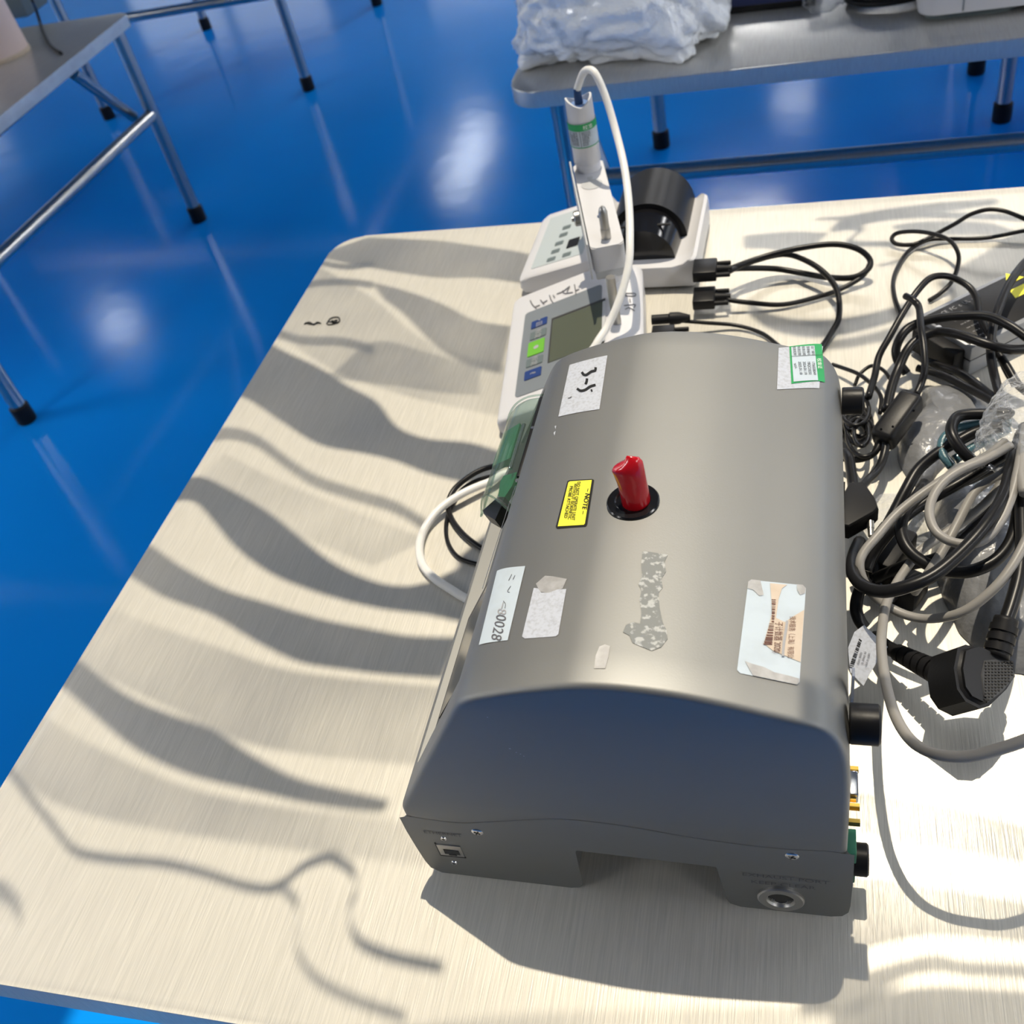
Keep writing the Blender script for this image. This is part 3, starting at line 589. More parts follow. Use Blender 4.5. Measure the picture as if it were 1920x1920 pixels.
bm.faces.new(rings[-1][::-1]); bm.faces.new(rings[0])
frombm('inlet_cap', bm, M['red'], pc, smooth=True, label='red vinyl cap with a pinched top')
# connectors on the right side
XR = .0228
def knob(y, z, L, r_, label, nm='round_cap'):
    return lathe(nm, (XR-.001, y, T+z), (1, 0, 0), [(0, r_*.97), (.001, r_), (L-.0012, r_), (L, r_-.0012)], M['black'], pc, 32, label=label)
knob(.350, .196, .0165, .0118, 'black screw cap'); knob(.640, .196, .0155, .0105, 'black screw cap')
box('terminal_block', (XR+.0035, .350, T+.042), (.0075, .018, .040), M['term'], pc, .0006, label='green terminal block')
knob(.3485, .0415, .0165, .0110, 'black screw cap')
pp = PX(1600, 1443, XR+.004)
for px_, py_, z in ((1601, 1443, .118), (1603, 1513, .118), (1602, 1542, .118)):
    q = P(px_, py_, z); lathe('brass_post', (XR-.001, q.y, T+z), (1, 0, 0), [(0, .0026), (.008, .0026)], M['gold'], pc, 6, label='gold hexagonal post')
q = P(1601, 1475, .118); box('metal_socket', (XR+.003, q.y, T+.118), (.007, .017, .010), M['chrome'], pc, .001, label='bright metal socket shell')
q = P(1600, 1500, .118); lathe('brass_post', (XR-.001, q.y, T+.118), (1, 0, 0), [(0, .0016), (.006, .0016)], M['gold'], pc, 6, label='gold hexagonal post')
box('side_label_flap', (XR+.001, .372, T+.20), (.0015, .006, .030), M['paper'], pc)
# clear hinged printer cover on the front slope
cv = box('printer_base', (0, 0, 0), (.001, .001, .001), M['black'], pc); bpy.data.objects.remove(cv)
COV = [(-.2085, .2125), (-.222, .2105), (-.234, .203), (-.2425, .190), (-.2480, .174), (-.2505, .164)]
def covpt(s, y, off=0):
    S = COVS; k_ = min(len(S)-1, int(round(s*(len(S)-1)))); p = S[k_]; return Vector((p[0]-off*.8, y, T+p[1]+off*.5))
COVS = sm2(COV, 6)
ya, yb = .502, .636
bm = bmesh.new(); rows = []
th = .0018
for y in (ya, ya+.003, ya+.008, (ya+yb)/2, yb-.008, yb-.003, yb):
    ins = .004 if y in (ya, yb) else (.001 if abs(y-ya) < .004 or abs(y-yb) < .004 else 0)
    rows.append([bm.verts.new((p[0]+ins*.8, y+1.05*(-.2085-p[0])*(yb-y)/(yb-ya), T+p[1]-ins*.5)) for p in COVS])
for A, B in zip(rows, rows[1:]):
    for k_ in range(len(COVS)-1): bm.faces.new((A[k_], A[k_+1], B[k_+1], B[k_]))
for R in (rows[0], rows[-1]):
    b2 = [bm.verts.new((-.209-.026*k_/(len(R)-1), R[k_].co.y, T+.207-.046*k_/(len(R)-1))) for k_ in range(len(R))]
    for k_ in range(len(R)-1): bm.faces.new((R[k_], R[k_+1], b2[k_+1], b2[k_]))
pcv = frombm('printer_cover', bm, M['clear'], pc, auto=40, label='clear curved plastic cover of the printer')
tube('cover_rim', [Vector((p[0], ya+1.05*(-.2085-p[0]), T+p[1])) for p in COVS[::3]]+[Vector((COVS[-1][0], (ya+yb)/2+.02, T+COVS[-1][1]))]+[Vector((p[0], yb, T+p[1])) for p in COVS[::-3]], .0009, M['clear'], pcv, 6, 2)
box('hinge_bar', (-.2085, .585, T+.2120), (.0045, .095, .004), M['black'], pcv, .0008)
for y in (.5325, .5925): lathe('hinge_screw', (-.2085, y, T+.2135), (0, 0, 1), [(0, .0016), (.0012, .0016)], M['chrome'], pcv, 12)
def slabP(name, pts, th_, m, label=None):
    t_ = [P(*p) for p in pts]; n = len(t_); dn_ = Vector((.35, 0, -.94))*th_
    return mk(name, t_+[p+dn_ for p in t_], [tuple(range(n)), tuple(range(2*n-1, n-1, -1))]+[(i_, n+i_, n+(i_+1) % n, (i_+1) % n) for i_ in range(n)], m, pc, label=label)
slabP('green_panel', [(975, 793, .197), (956, 859, .197), (923, 874, .180), (944, 811, .180)], .006, M['pcb'], 'green printer panel')
slabP('green_bracket', [(944, 892, .190), (969, 885, .203), (960, 911, .200), (946, 932, .195), (934, 930, .188), (938, 903, .188)], .006, M['pcb'])
slabP('paper_roller', [(932, 933, .188), (947, 931, .195), (942, 947, .194), (928, 975, .192), (907, 963, .178), (905, 957, .177)], .010, M['black'])
rod('metal_bar', fp(.553, .10, .008), fp(.606, .10, .008), .0016, M['chrome'], pc)
# fine scratches, chips and a painted edge highlight on the housing
sc = [[(920, 1060), (950, 985), (966, 915)], [(1060, 1085), (1064, 1090)]]
strokes('edge_highlight', [[(905, 1105), (925, 1040), (952, 955), (967, 912)]], 1.2, M['chrome'], pc, fa(.0006))  # highlight on the cover edge, painted as a bright line
polypatch('paint_chip', [(1040, 800), (1043, 799), (1042, 806)], .0005, M['paper'], pc); polypatch('paint_chip', [(1038, 812), (1042, 809), (1040, 818)], .0005, M['paper'], pc)
vs = []; fs = []
for a, b, r_ in ((956, 1403, 1.2), (968, 1410, .9), (976, 1413, .9), (982, 1417, .9), (914, 1344, .9)):
    q = NE(a, b); o = len(vs); vs += [q+Vector((-.0006*r_, -.0004, 0)), q+Vector((.0006*r_, -.0004, -.0002)), q+Vector((.0003, -.0004, .0006*r_))]; fs.append((o, o+1, o+2))
mk('scratch_marks', vs, fs, M['paper'], pc)
# ================================================================ pH meter
N0 = Vector((-.334, .832, T)); ev = Vector((-.1276, .992, 0)).normalized(); eu = Vector((.992, .1276, 0)).normalized()
MW, ML = .166, .246
ph = thing('bench_meter', 'white bench meter with grey faceplate, dark display and green button', 'meter', N0+eu*MW/2+ev*ML/2)
def mpt(u, v, z): return N0+eu*u+ev*v+Vector((0, 0, z))
prof = [(.003, .002), (.0, .006), (.0, .016), (.002, .021), (.007, .0245), (.118, .0565), (.128, .0585), (.137, .0585), (.158, .0515), (.163, .0485), (.166, .044), (.166, .006), (.163, .002)]
def sweepv(name, prof, mp, stations, mt, parent, label=None):
    bm = bmesh.new(); rings = []; n = len(prof)
    cu_ = sum(p[0] for p in prof)/n; cz = sum(p[1] for p in prof)/n
    for v, ins in stations:
        rings.append([bm.verts.new(mp(p[0]+(cu_-p[0])*ins, v, p[1]+(cz-p[1])*ins*1.6)) for p in prof])
    for A, B in zip(rings, rings[1:]):
        for k_ in range(n): bm.faces.new((A[k_], A[(k_+1) % n], B[(k_+1) % n], B[k_]))
    bm.faces.new(rings[0]); bm.faces.new(rings[-1][::-1]); return frombm(name, bm, mt, parent, auto=32, label=label)
sweepv('housing', prof, mpt, [(0, .10), (.0012, .05), (.004, .012), (.008, 0), (ML-.008, 0), (ML-.004, .012), (ML-.0012, .05), (ML, .10)], M['white'], ph)
pa = mpt(.007, 0, .0245); pb = mpt(.118, 0, .0565); nn = (pb-pa).cross(ev).normalized(); nn = nn if nn.z > 0 else -nn
fmt = lambda off: (lambda x, y: PP(x, y, pa+nn*off, nn))
def planepoly(name, c, off, m, parent, f=fmt, thick=0, label=None):
    pts = [f(off)(*p) for p in c]
    if not thick: return mk(name, pts, [tuple(range(len(pts)))], m, parent, label=label)
    q = [f(off-thick)(*p) for p in c]; n = len(c)
    q = [pts[i_] - (nn*thick) for i_ in range(n)]
    return mk(name, pts+q, [tuple(range(n)), tuple(range(2*n-1, n-1, -1))]+[(i_, n+i_, n+(i_+1) % n, (i_+1) % n) for i_ in range(n)], m, parent, label=label)
def up_(P0, u0, v0, u1, v1, z=.0): pass
# faceplate laid out in the meter's own coordinates (s along the slope, v along the length)
Ls = (pb-pa).length; es = (pb-pa).normalized()
def sl_(s, v, off=0): return pa+es*s+ev*v+nn*off
def slab(name, s0, v0, s1, v1, off, th_, m, parent, r_=.002, label=None):
    pl = rrect(s0, v0, s1, v1, r_, 4); n = len(pl)
    vs = [sl_(a, b, off) for a, b in pl]+[sl_(a, b, off-th_) for a, b in pl]
    return mk(name, vs, [tuple(range(n)), tuple(range(2*n-1, n-1, -1))]+[(i_, n+i_, n+(i_+1) % n, (i_+1) % n) for i_ in range(n)], m, parent, label=label)
def inv(px, py):
    q = PP(px, py, pa, nn)-pa; return q.dot(es), q.dot(ev)
tl = inv(988, 588); bl = inv(963, 748); lt = inv(1038, 597); ltr = inv(1131, 566)
fpl = slab('faceplate', (tl[0]+bl[0])/2, bl[1], Ls+.001, tl[1], .0008, .0012, M['face'], ph, .005)
ls0, lv1 = lt[0], ltr[1]*.5+lt[1]*.5
slab('display_surround', ls0-.002, .075, ltr[0]+.003, lv1+.002, .0012, .0006, M['bodyd'], ph, .001)
slab('display', ls0, .075, ltr[0], lv1-.003, .0015, .0006, M['lcd'], ph, .001)
slab('display_edge', ltr[0], .078, ltr[0]+.004, lv1-.004, .0016, .0006, M['offw'], ph, .001)
for (cx, cy, hgt, m, sgl) in ((1012, 607, .0150, 'blue', '• 回'), (1010, 628, .0150, 'gbtn', '标定'), (1006, 653, .028, 'lime', '●\n–'), (1003, 679, .0150, 'gbtn', '标定'), (1000, 702, .0165, 'blue', 'ℓ')):
    s_, v_ = inv(cx, cy); b_ = slab('button', s_-.0105, v_-hgt/2, s_+.0105, v_+hgt/2, .0018, .0012, M[m], ph, .0012, label={'blue': 'blue button', 'gbtn': 'grey button', 'lime': 'lime green button'}[m])
    text('button_mark', sgl.split('\n')[0], (lambda s_, v_: (lambda x, y: sl_(s_+y, v_-x, .0021)))(s_-.003, v_), b_, M['palei'], .009, 'CENTER')
strokes('handwriting', [[(994, 563), (998, 571), (1006, 579)], [(1004, 575), (1012, 572)], [(1013, 562), (1020, 571)], [(1018, 568), (1026, 563)], [(1030, 553), (1033, 562), (1037, 568)], [(1037, 553), (1040, 559)], [(1044, 551), (1056, 546), (1066, 538)], [(1055, 544), (1058, 550), (1074, 548)], [(1063, 548), (1068, 536)], [(1077, 533), (1079, 545), (1080, 556)], [(1079, 545), (1086, 542)]], 2.0, M['inkg'], ph, fmt(.0008), 'black handwritten characters on the rim')
q0 = mpt(.137, 0, .0585); q1 = mpt(.158, 0, .0515); n2_ = (q1-q0).cross(ev).normalized(); n2_ = n2_ if n2_.z > 0 else -n2_
strokes('handwriting', [[(1173, 543), (1174, 544)], [(1172, 550), (1190, 550), (1190, 555), (1173, 554), (1172, 550)], [(1181, 560), (1182, 567)], [(1170, 573), (1190, 571), (1189, 577)], [(1172, 580), (1180, 577), (1190, 583)]], 1.8, M['inkg'], ph, lambda x, y: PP(x, y, q0+n2_*.0006, n2_), 'black handwritten number on the back rim')
# ================================================================ electrode holder standing on the meter
rb = P(1155, 650, .045)
zr = .112
eh = thing('electrode_stand', 'white electrode holder arm on a steel rod rising from the bench meter', 'electrode stand', (rb.x, rb.y, T+.05))
rbx, rby = -.2065, .962
rb = Vector((rbx, rby, 0))
q = P(1150, 560, .09); 
rod('stand_rod', (q.x, q.y, T+.058), (q.x, q.y, T+.118), .0052, M['dull'], eh)
ZA = .135
a0 = P(1138, 458, ZA); a1 = P(1102, 306, ZA); ad = (a1-a0); ad.z = 0; AL = ad.length; ad.normalize(); aw = Vector((ad.y, -ad.x, 0))
RA = Matrix(((aw.x, ad.x, 0, 0), (aw.y, ad.y, 0, 0), (0, 0, 1, 0), (0, 0, 0, 1)))
W_ = .0375
def arm(u, v, z): return a0+aw*u+ad*v+Vector((0, 0, z))
pl = rrect(-W_/2, -.004, W_/2, AL+.004, .006, 5)
bm = bmesh.new(); lo = [bm.verts.new(arm(x, y, -.030)) for x, y in pl]; hi = [bm.verts.new(arm(x, y, 0)) for x, y in pl]
bm.faces.new(lo[::-1]); ft = bm.faces.new(hi); n = len(pl)
for k_ in range(n): bm.faces.new((lo[k_], lo[(k_+1) % n], hi[(k_+1) % n], hi[k_]))
bmesh.ops.bevel(bm, geom=list(ft.edges), offset=.0012, segments=2, affect='EDGES')
frombm('holder_arm', bm, M['white'], eh, auto=30)
box('arm_skirt', arm(0, .012, -.035), (W_*.92, .030, .012), M['offw'], eh, .002, RA)
lathe('rod_collar', arm(.002, .006, -.050), (0, 0, 1), [(0, .008), (.001, .0095), (.012, .0095)], M['white'], eh, 24)
box('side_plate', arm(-W_/2-.003, AL*.46, -.012), (.0022, AL*1.02, .044), M['offw'], eh, .0006, RA, label='thin side plate')
lathe('clamp_knob', arm(-W_/2-.004, AL*.42, -.008), -aw, [(0, .009), (.006, .009), (.0072, .0075), (.0072, .003), (.010, .003)], M['dull'], eh, 24)
hc = P(1110, 345, ZA+.0006)
lathe('empty_hole', (hc.x, hc.y, T+ZA-.0010), (0, 0, 1), [(0, .0125), (.0013, .0125), (.0016, .0130)], M['offw'], eh, 32, label='empty round socket')
hc2 = P(1131, 404, ZA+.0006); lathe('small_hole', (hc2.x-.002, hc2.y, T+ZA-.0008), (0, 0, 1), [(0, .005), (.0014, .005)], M['blued'], eh, 20)
hc3 = P(1106, 333, ZA+.0006); lathe('small_hole', (hc3.x, hc3.y, T+ZA-.0008), (0, 0, 1), [(0, .0035), (.0014, .0035)], M['offw'], eh, 20)
pb_ = P(1137, 446, ZA); ptop = PY(1130, 385, pb_.y)
lathe('thermometer_pin', (pb_.x, pb_.y, T+ZA-.002), (0, 0, 1), [(0, .0055), (.014, .0055), (.0145, .0050), (ptop.z-T-ZA-.006, .0050), (ptop.z-T-ZA-.001, .0036), (ptop.z-T-ZA+.001, .0015)], M['dull'], eh, 24, label='round-tipped steel pin')
# electrode
pe = P(1104, 316, ZA); zt = PY(1096, 183, pe.y).z-T
el = thing('electrode', 'white electrode with green banded label standing in the holder arm', 'electrode', (pe.x, pe.y, T+ZA-.03))
R_ = .0168
def elc(name, prof, m, label=None): return lathe(name, (pe.x, pe.y, T), (0, 0, 1), prof, m, el, 40, label=label)
elc('lower_sleeve', [(ZA-.028, .0150), (ZA+.010, .0152), (ZA+.0108, .0150)], M['white'])
elc('body', [(ZA+.011, R_-.0006), (ZA+.012, R_), (zt-.012, R_-.0005)], M['white'])
# scooped end: tube wall whose height varies around
bm = bmesh.new(); n = 48; inner = []; outer = []; tops = []; topi = []
for k_ in range(n):
    a = 6.28318*k_/n; ca, sa = math.cos(a), math.sin(a)
    hgt = zt+.002-.0115*abs(math.cos(a+1.35))**2*1.0 if True else 0
    hgt = zt-.006+.009*abs(math.sin(a+1.25))**1.6
    outer.append(bm.verts.new((pe.x+ca*(R_-.0005), pe.y+sa*(R_-.0005), T+zt-.0125))); tops.append(bm.verts.new((pe.x+ca*(R_-.0008), pe.y+sa*(R_-.0008), T+hgt)))
    topi.append(bm.verts.new((pe.x+ca*(R_-.0032), pe.y+sa*(R_-.0032), T+hgt))); inner.append(bm.verts.new((pe.x+ca*(R_-.0034), pe.y+sa*(R_-.0034), T+zt-.0125)))
for A, B in ((outer, tops), (tops, topi), (topi, inner)):
    for k_ in range(n): bm.faces.new((A[k_], A[(k_+1) % n], B[(k_+1) % n], B[k_]))
frombm('scooped_collar', bm, M['white'], el, auto=50)
elc('blue_plug', [(zt-.013, .0132), (zt-.0075, .0132), (zt-.006, .011)], M['bluep'])
elc('cable_boot', [(zt-.007, .0052), (zt+.006, .0046), (zt+.012, .0042)], M['blued'])
def cylw(name, z0, z1, a0_, a1_, m, parent, off=.0004):
    n_ = 24; vs = []; 
    for k_ in range(n_+1):
        a = a0_+(a1_-a0_)*k_/n_; c_, s_ = math.cos(a)*(R_+off), math.sin(a)*(R_+off); vs += [(pe.x+c_, pe.y+s_, T+z0), (pe.x+c_, pe.y+s_, T+z1)]
    return mk(name, vs, [(2*k_, 2*k_+2, 2*k_+3, 2*k_+1) for k_ in range(n_)], m, parent, True)
lz1 = PY(1092, 232, pe.y-.015).z-T; lz0 = PY(1092, 277, pe.y-.015).z-T
band = cylw('band_label', lz0, lz1, -math.pi*1.15, .15*math.pi, M['paperp'], el)
cylw('green_header', lz1-.0085, lz1, -math.pi*1.15, .15*math.pi, M['green'], band, .0007); cylw('green_edge', lz0, lz0+.0011, -math.pi*1.15, .15*math.pi, M['green'], band, .0007)
fcy = lambda a_, z_: (lambda x, y: Vector((pe.x+math.cos(a_+x/R_)*(R_+.0010), pe.y+math.sin(a_+x/R_)*(R_+.0010), T+z_+y)))
for j, (cn, v) in enumerate([('出厂编号', '80210'), ('管理编号', 'YBQC'), ('校准日期', '2024'), ('有效日期', '2025'), ('校准机构', 'SGS')]):
    zz = lz1-.0125-j*(lz1-lz0-.012)/5; text('lettering', cn, fcy(-2.55, zz), band, M['inkg'], .0042, sx=.8); text('lettering', v, fcy(-1.50, zz), band, M['inkg'], .0046, sx=.9)
text('lettering', '校准', fcy(-1.35, lz1-.0068), band, M['whitei'], .0062)
cylw('divider', lz0+.001, lz1-.0085, -1.63, -1.60, M['inkg'], band, .0008)
# its white cable, drooping behind the instrument and out again on the left
ct = Vector((pe.x, pe.y, T+zt+.010)); 
def PYz(px, py, y): return PY(px, py, y)
wc = [ct, PYz(1092, 140, pe.y-.002), PYz(1102, 131, pe.y-.010), PYz(1116, 138, pe.y-.020), PYz(1135, 180, pe.y-.03), PYz(1153, 240, pe.y-.05), PYz(1170, 310, pe.y-.09), PYz(1179, 380, pe.y-.14),
      PYz(1181, 450, pe.y-.19), PYz(1178, 500, pe.y-.215), PYz(1162, 560, pe.y-.24), PYz(1140, 610, pe.y-.26), PYz(1118, 645, pe.y-.28), PYz(1098, 690, pe.y-.30), Vector((-.215, .80, T+.03)), Vector((-.225, .73, T+.008)), Vector((-.245, .70, T+.006))]
wc += [P(965, 890, .008), P(915, 905, .010), P(870, 924, .012), P(830, 950, .010), P(800, 985, .006), P(787, 1020, .005), P(791, 1055, .005), P(812, 1082, .005), P(845, 1105, .005), P(880, 1125, .0045), P(930, 1140, .0045)]
tag(tube('white_cable', wc, .0043, M['cabw'], per=8, n=12), 'white electrode cable arching from the electrode down behind the instrument', 'cable')
bk = [P(985, 870, .01), P(940, 872, .012), P(905, 880, .014), P(875, 897, .012), P(850, 920, .008), P(840, 948, .0045), P(848, 975, .004), P(870, 1003, .004), P(900, 1026, .004), P(940, 1050, .004), P(980, 1060, .004)]
tag(tube('black_cable', bk, .0030, M['cabk']), 'thin black cable looping out on the left of the instrument', 'cable')
bk = [P(980, 885, .006), P(920, 893, .006), P(885, 905, .005), P(860, 925, .0035), P(842, 960, .0025), P(836, 990, .0025), P(841, 1020, .0025), P(860, 1045, .0025), P(895, 1058, .0025), P(940, 1066, .0025)]
tag(tube('black_cable', bk, .0022, M['cabk']), 'lower dark cable loop lying flat inside the other two loops', 'cable')
# ================================================================ mini printer
o0 = P(982, 548, .004); o1 = P(1288, 580, .004)
pr = thing('desktop_printer', 'small white printer with pale keypad and black paper cover behind the meter', 'printer', ((o0.x+o1.x)/2, o0.y+.08, T))
pu = Vector((1, -.02, 0)).normalized(); o0 = P(975, 552, .003); pv = Vector((.02, 1, 0)).normalized()
PWd = .232
def ppt(u, v, z): return o0+pu*u+pv*v+Vector((0, 0, z))
DL = .165
pprof = [(.004, 0), (0, .006), (.001, .018), (.008, .0235), (.094, .046), (.100, .0455), (.106, .036), (.118, .030), (.205, .030), (.220, .034), (.227, .040), (.231, .038), (PWd, .030), (PWd, .006), (PWd-.004, 0)]
sweepv('printer_body', pprof, ppt, [(0, .06), (.0015, .03), (.006, .006), (.012, 0), (DL-.012, 0), (DL-.006, .006), (DL-.0015, .03), (DL, .06)], M['white'], pr)
ka = ppt(.008, 0, .0235); kb = ppt(.094, 0, .046); kn = (kb-ka).cross(pv).normalized(); kn = kn if kn.z > 0 else -kn; ke = (kb-ka).normalized()
def kinv(px, py): q = PP(px, py, ka, kn)-ka; return q.dot(ke), q.dot(pv)
def kslab(name, s0, v0, s1, v1, off, m, parent, label=None, r_=.0015):
    pl = rrect(s0, v0, s1, v1, r_, 3); n = len(pl)
    g = lambda a, b, o_: ka+ke*a+pv*b+kn*o_
    return mk(name, [g(a, b, off) for a, b in pl]+[g(a, b, off-.001) for a, b in pl], [tuple(range(n)), tuple(range(2*n-1, n-1, -1))]+[(i_, n+i_, n+(i_+1) % n, (i_+1) % n) for i_ in range(n)], m, parent, label=label)
kp = kslab('keypad', .008, .018, .082, .148, .0006, M['pad'], pr)
for (a, b) in ((1063, 427), (1057, 441), (1049, 457), (1042, 472), (1034, 487), (1063, 478)):
    s_, v_ = kinv(a, b); kslab('key', s_-.006, v_-.0045, s_+.006, v_+.0045, .0012, M['gbtn'], pr)
s_, v_ = kinv(1075, 456); kslab('key', s_-.008, v_-.011, s_+.008, v_+.011, .0012, M['black'], pr, 'black key')
# black hood and roll cover
hd = ppt(.163, .045, .032)
def dome(name, v0, v1, r0_, r1_, m, z0=.030, cx=.163):
    bm = bmesh.new(); rings = []; n_ = 26
    for j in range(9):
        t_ = j/8; v = v0+(v1-v0)*t_; r_ = r0_+(r1_-r0_)*t_
        rings.append([bm.verts.new(ppt(cx+math.cos(math.pi*k_/n_)*r_, v, z0+math.sin(math.pi*k_/n_)*r_*1.0)) for k_ in range(n_+1)])
    for A, B in zip(rings, rings[1:]):
        for k_ in range(n_): bm.faces.new((A[k_], A[k_+1], B[k_+1], B[k_]))
        bm.faces.new((A[n_], A[0], B[0], B[n_]))
    bm.faces.new(rings[0]); bm.faces.new(rings[-1][::-1]); return frombm(name, bm, m, pr, auto=40)
dome('paper_roll_cover', .070, .165, .050, .050, M['black'])
dome('printer_hood', .020, .072, .040, .044, M['gloss'])
box('tear_bar', ppt(.163, .040, .066), (.070, .004, .002), M['rubber'], pr, .0005)
# plugs at the back of meter and printer
def dplug(p, d, L, wd, hh, name, label, group=None):
    d = Vector(d).normalized(); rr = Matrix.Rotation(math.atan2(d.y, d.x), 4, 'Z')
    t = thing(name, label, 'connector', p, group)
    box('plug_shell', Vector(p)+d*L/2, (L, wd, hh), M['black'], t, .0015, rr)
    for s in (-1, 1):
        sd = Vector((-d.y, d.x, 0))*s*(wd/2-.003); rod('thumb_screw', Vector(p)+sd+d*L*.7, Vector(p)+sd+d*(L+.016), .0028, M['rubber'], t, 12)
    lathe('cable_boot', Vector(p)+d*L, d, [(0, .0055), (.018, .0035)], M['rubber'], t, 16)
    return t
c1 = P(1300, 508, .040); c2 = P(1296, 545, .02); c3 = P(1225, 602, .018); c4 = P(1225, 632, .02)
dplug(P(1300, 508, .038), (1, .02, 0), .028, .032, .014, 'serial_plug', 'upper black serial plug with thumb screws in the printer side')
dplug(P(1300, 560, .016), (1, .02, 0), .026, .032, .013, 'serial_plug', 'lower black serial plug in the printer side, shaded')
lathe_t = thing('power_plug', 'small round black power plug in the meter side', 'connector', P(1222, 600, .02))
lathe('plug_barrel', P(1222, 600, .02), (1, .05, 0), [(0, .006), (.02, .006), (.022, .0075), (.032, .0072), (.045, .003)], M['rubber'], lathe_t, 18)
dplug(P(1222, 632, .02), (1, .03, 0), .026, .03, .013, 'serial_plug', 'black serial plug in the meter side nearest the instrument')
# ================================================================ loose cables
def cable(label, pts, r=.0027, m='cabk', per=6, n=10, name=None):
    w_ = [P(*p) for p in pts]
    for p in w_: p.z = max(p.z, T+r+.0006)
    nm_ = name or {'cabk': 'black_cable', 'cabg': 'grey_cable', 'teal': 'teal_cable'}[m]
    o = tube(nm_, w_, r, M[m], per=per, n=n); return tag(o, label, 'cable')
H = .02
cable('black cable arching from the printer plug down towards the instrument', [(1365, 510, .036), (1400, 494, .03), (1468, 477, .03), (1516, 491, .03), (1552, 518, .025), (1571, 550, .02), (1573, 594, .012), (1560, 622, .006), (1535, 660, .004)], .0034)
cable('thicker black cable making the wide loop right of the printer', [(1362, 506, .034), (1427, 483, .035), (1495, 466, .04), (1562, 458, .04), (1606, 466, .035), (1630, 485, .025), (1628, 504, .018), (1600, 520, .012), (1552, 520, .008), (1503, 512, .006), (1454, 504, .01), (1400, 503, .02), (1360, 505, .03)], .0036)
cable('black cable from the lower printer plug joining the wide loop', [(1362, 562, .016), (1400, 567, .012), (1468, 571, .006), (1535, 556, .005), (1576, 542, .006), (1617, 518, .012), (1631, 494, .02)], .0030)
cable('thin black cable from the round meter plug running behind the instrument', [(1268, 601, .018), (1320, 605, .012), (1380, 610, .006), (1427, 624, .004), (1456, 645, .003), (1480, 665, .003)], .0024)
cable('black cable from the serial plug of the meter running behind the instrument', [(1285, 634, .018), (1330, 640, .012), (1390, 648, .006), (1440, 660, .004)], .0027)
cable('thin black cable with the small flat loop near the far table edge', [(1990, 440, .01), (1950, 424, .02), (1920, 410, .03), (1884, 396, .035), (1852, 393, .035), (1820, 402, .03), (1790, 420, .022), (1758, 437, .014), (1717, 457, .008), (1683, 458, .006), (1672, 448, .008), (1683, 437, .012), (1717, 434, .02), (1756, 440, .024), (1783, 453, .024), (1797, 477, .02), (1795, 503, .015), (1783, 530, .01), (1763, 550, .005), (1742, 564, .003)], .0026)
cable('thin black cable making the big open ring at the far right', [(1990, 424, .01), (1920, 433, .008), (1850, 446, .004), (1783, 448, .004), (1742, 450, .004), (1708, 467, .004), (1687, 493, .004), (1675, 525, .004), (1678, 558, .004), (1690, 590, .004)], .0025)
cable('black cable rising in a hump left of the power adapter', [(1628, 745, .03), (1640, 705, .03), (1648, 668, .035), (1667, 633, .04), (1693, 587, .05), (1717, 550, .06), (1742, 523, .065), (1767, 517, .065), (1792, 523, .06), (1817, 538, .055), (1830, 558, .052), (1836, 588, .05), (1847, 613, .05), (1863, 640, .048), (1885, 690, .03), (1903, 722, .02)], .0036)
cable('thick black cable bridging over the power adapter', [(1700, 700, .02), (1684, 678, .03), (1680, 655, .04), (1690, 630, .05), (1708, 612, .055), (1742, 600, .06), (1792, 593, .066), (1850, 593, .07), (1892, 610, .07), (1930, 636, .065)], .0046)
cable('thick black cable crossing in front of the power adapter', [(1662, 770, .03), (1672, 725, .035), (1685, 690, .04), (1702, 655, .05), (1724, 634, .055), (1758, 622, .06), (1800, 628, .065), (1850, 645, .065), (1892, 655, .06), (1930, 655, .055)], .0048)
cable('black cable dropping from the far corner to the ferrite block', [(1698, 555, .075), (1712, 563, .078), (1723, 577, .075), (1727, 617, .075), (1732, 650, .07), (1734, 690, .06), (1728, 717, .05), (1718, 740, .045)], .0036)
cable('black cable crossing the adapter from the top right corner', [(1935, 480, .06), (1915, 500, .06), (1892, 533, .062), (1872, 580, .06), (1861, 617, .055), (1858, 667, .05), (1868, 717, .05), (1885, 770, .06)], .0044)
cable('black cable passing behind the wrapped bundle at the frame edge', [(1720, 690, .02), (1770, 705, .022), (1820, 730, .03), (1860, 752, .045), (1895, 775, .06)], .0040)
cable('black cable under the adapter running to the wrapped bundle', [(1740, 678, .015), (1800, 700, .02), (1850, 735, .035), (1885, 762, .055)], .0042)
cable('black cable at the frame edge beside the adapter', [(1868, 655, .05), (1890, 690, .045), (1908, 720, .04), (1925, 735, .04)], .0040)
cable('thin black cable leaving the instrument side towards the tangle', [(1560, 683, .012), (1578, 689, .012), (1611, 702, .016), (1638, 724, .02), (1652, 745, .022), (1650, 775, .02)], .0022)
cable('thin black cable hooking over behind the upper screw cap', [(1603, 722, .01), (1612, 702, .012), (1634, 686, .016), (1656, 694, .02), (1670, 712, .022)], .0020)
rg = random.Random(11)
grp = 'coiled thin black wires beside the instrument'
for j in range(9):
    cx, cy = 1606+rg.uniform(-8, 10), 790+rg.uniform(-26, 30); ax_, ay_ = rg.uniform(14, 30), rg.uniform(20, 44); a0_ = rg.uniform(0, 6.28); tl_ = rg.uniform(-.5, .5)
    pts = []
    for k_ in range(15):
        a = a0_+k_*.52; x_, y_ = ax_*math.cos(a), ay_*math.sin(a); pts.append((cx+x_*math.cos(tl_)-y_*math.sin(tl_), cy+x_*math.sin(tl_)+y_*math.cos(tl_), .006+.003*j+.005*math.sin(a)))
    o = cable('one of the thin black wires coiled beside the instrument', pts, .0021); o['group'] = grp
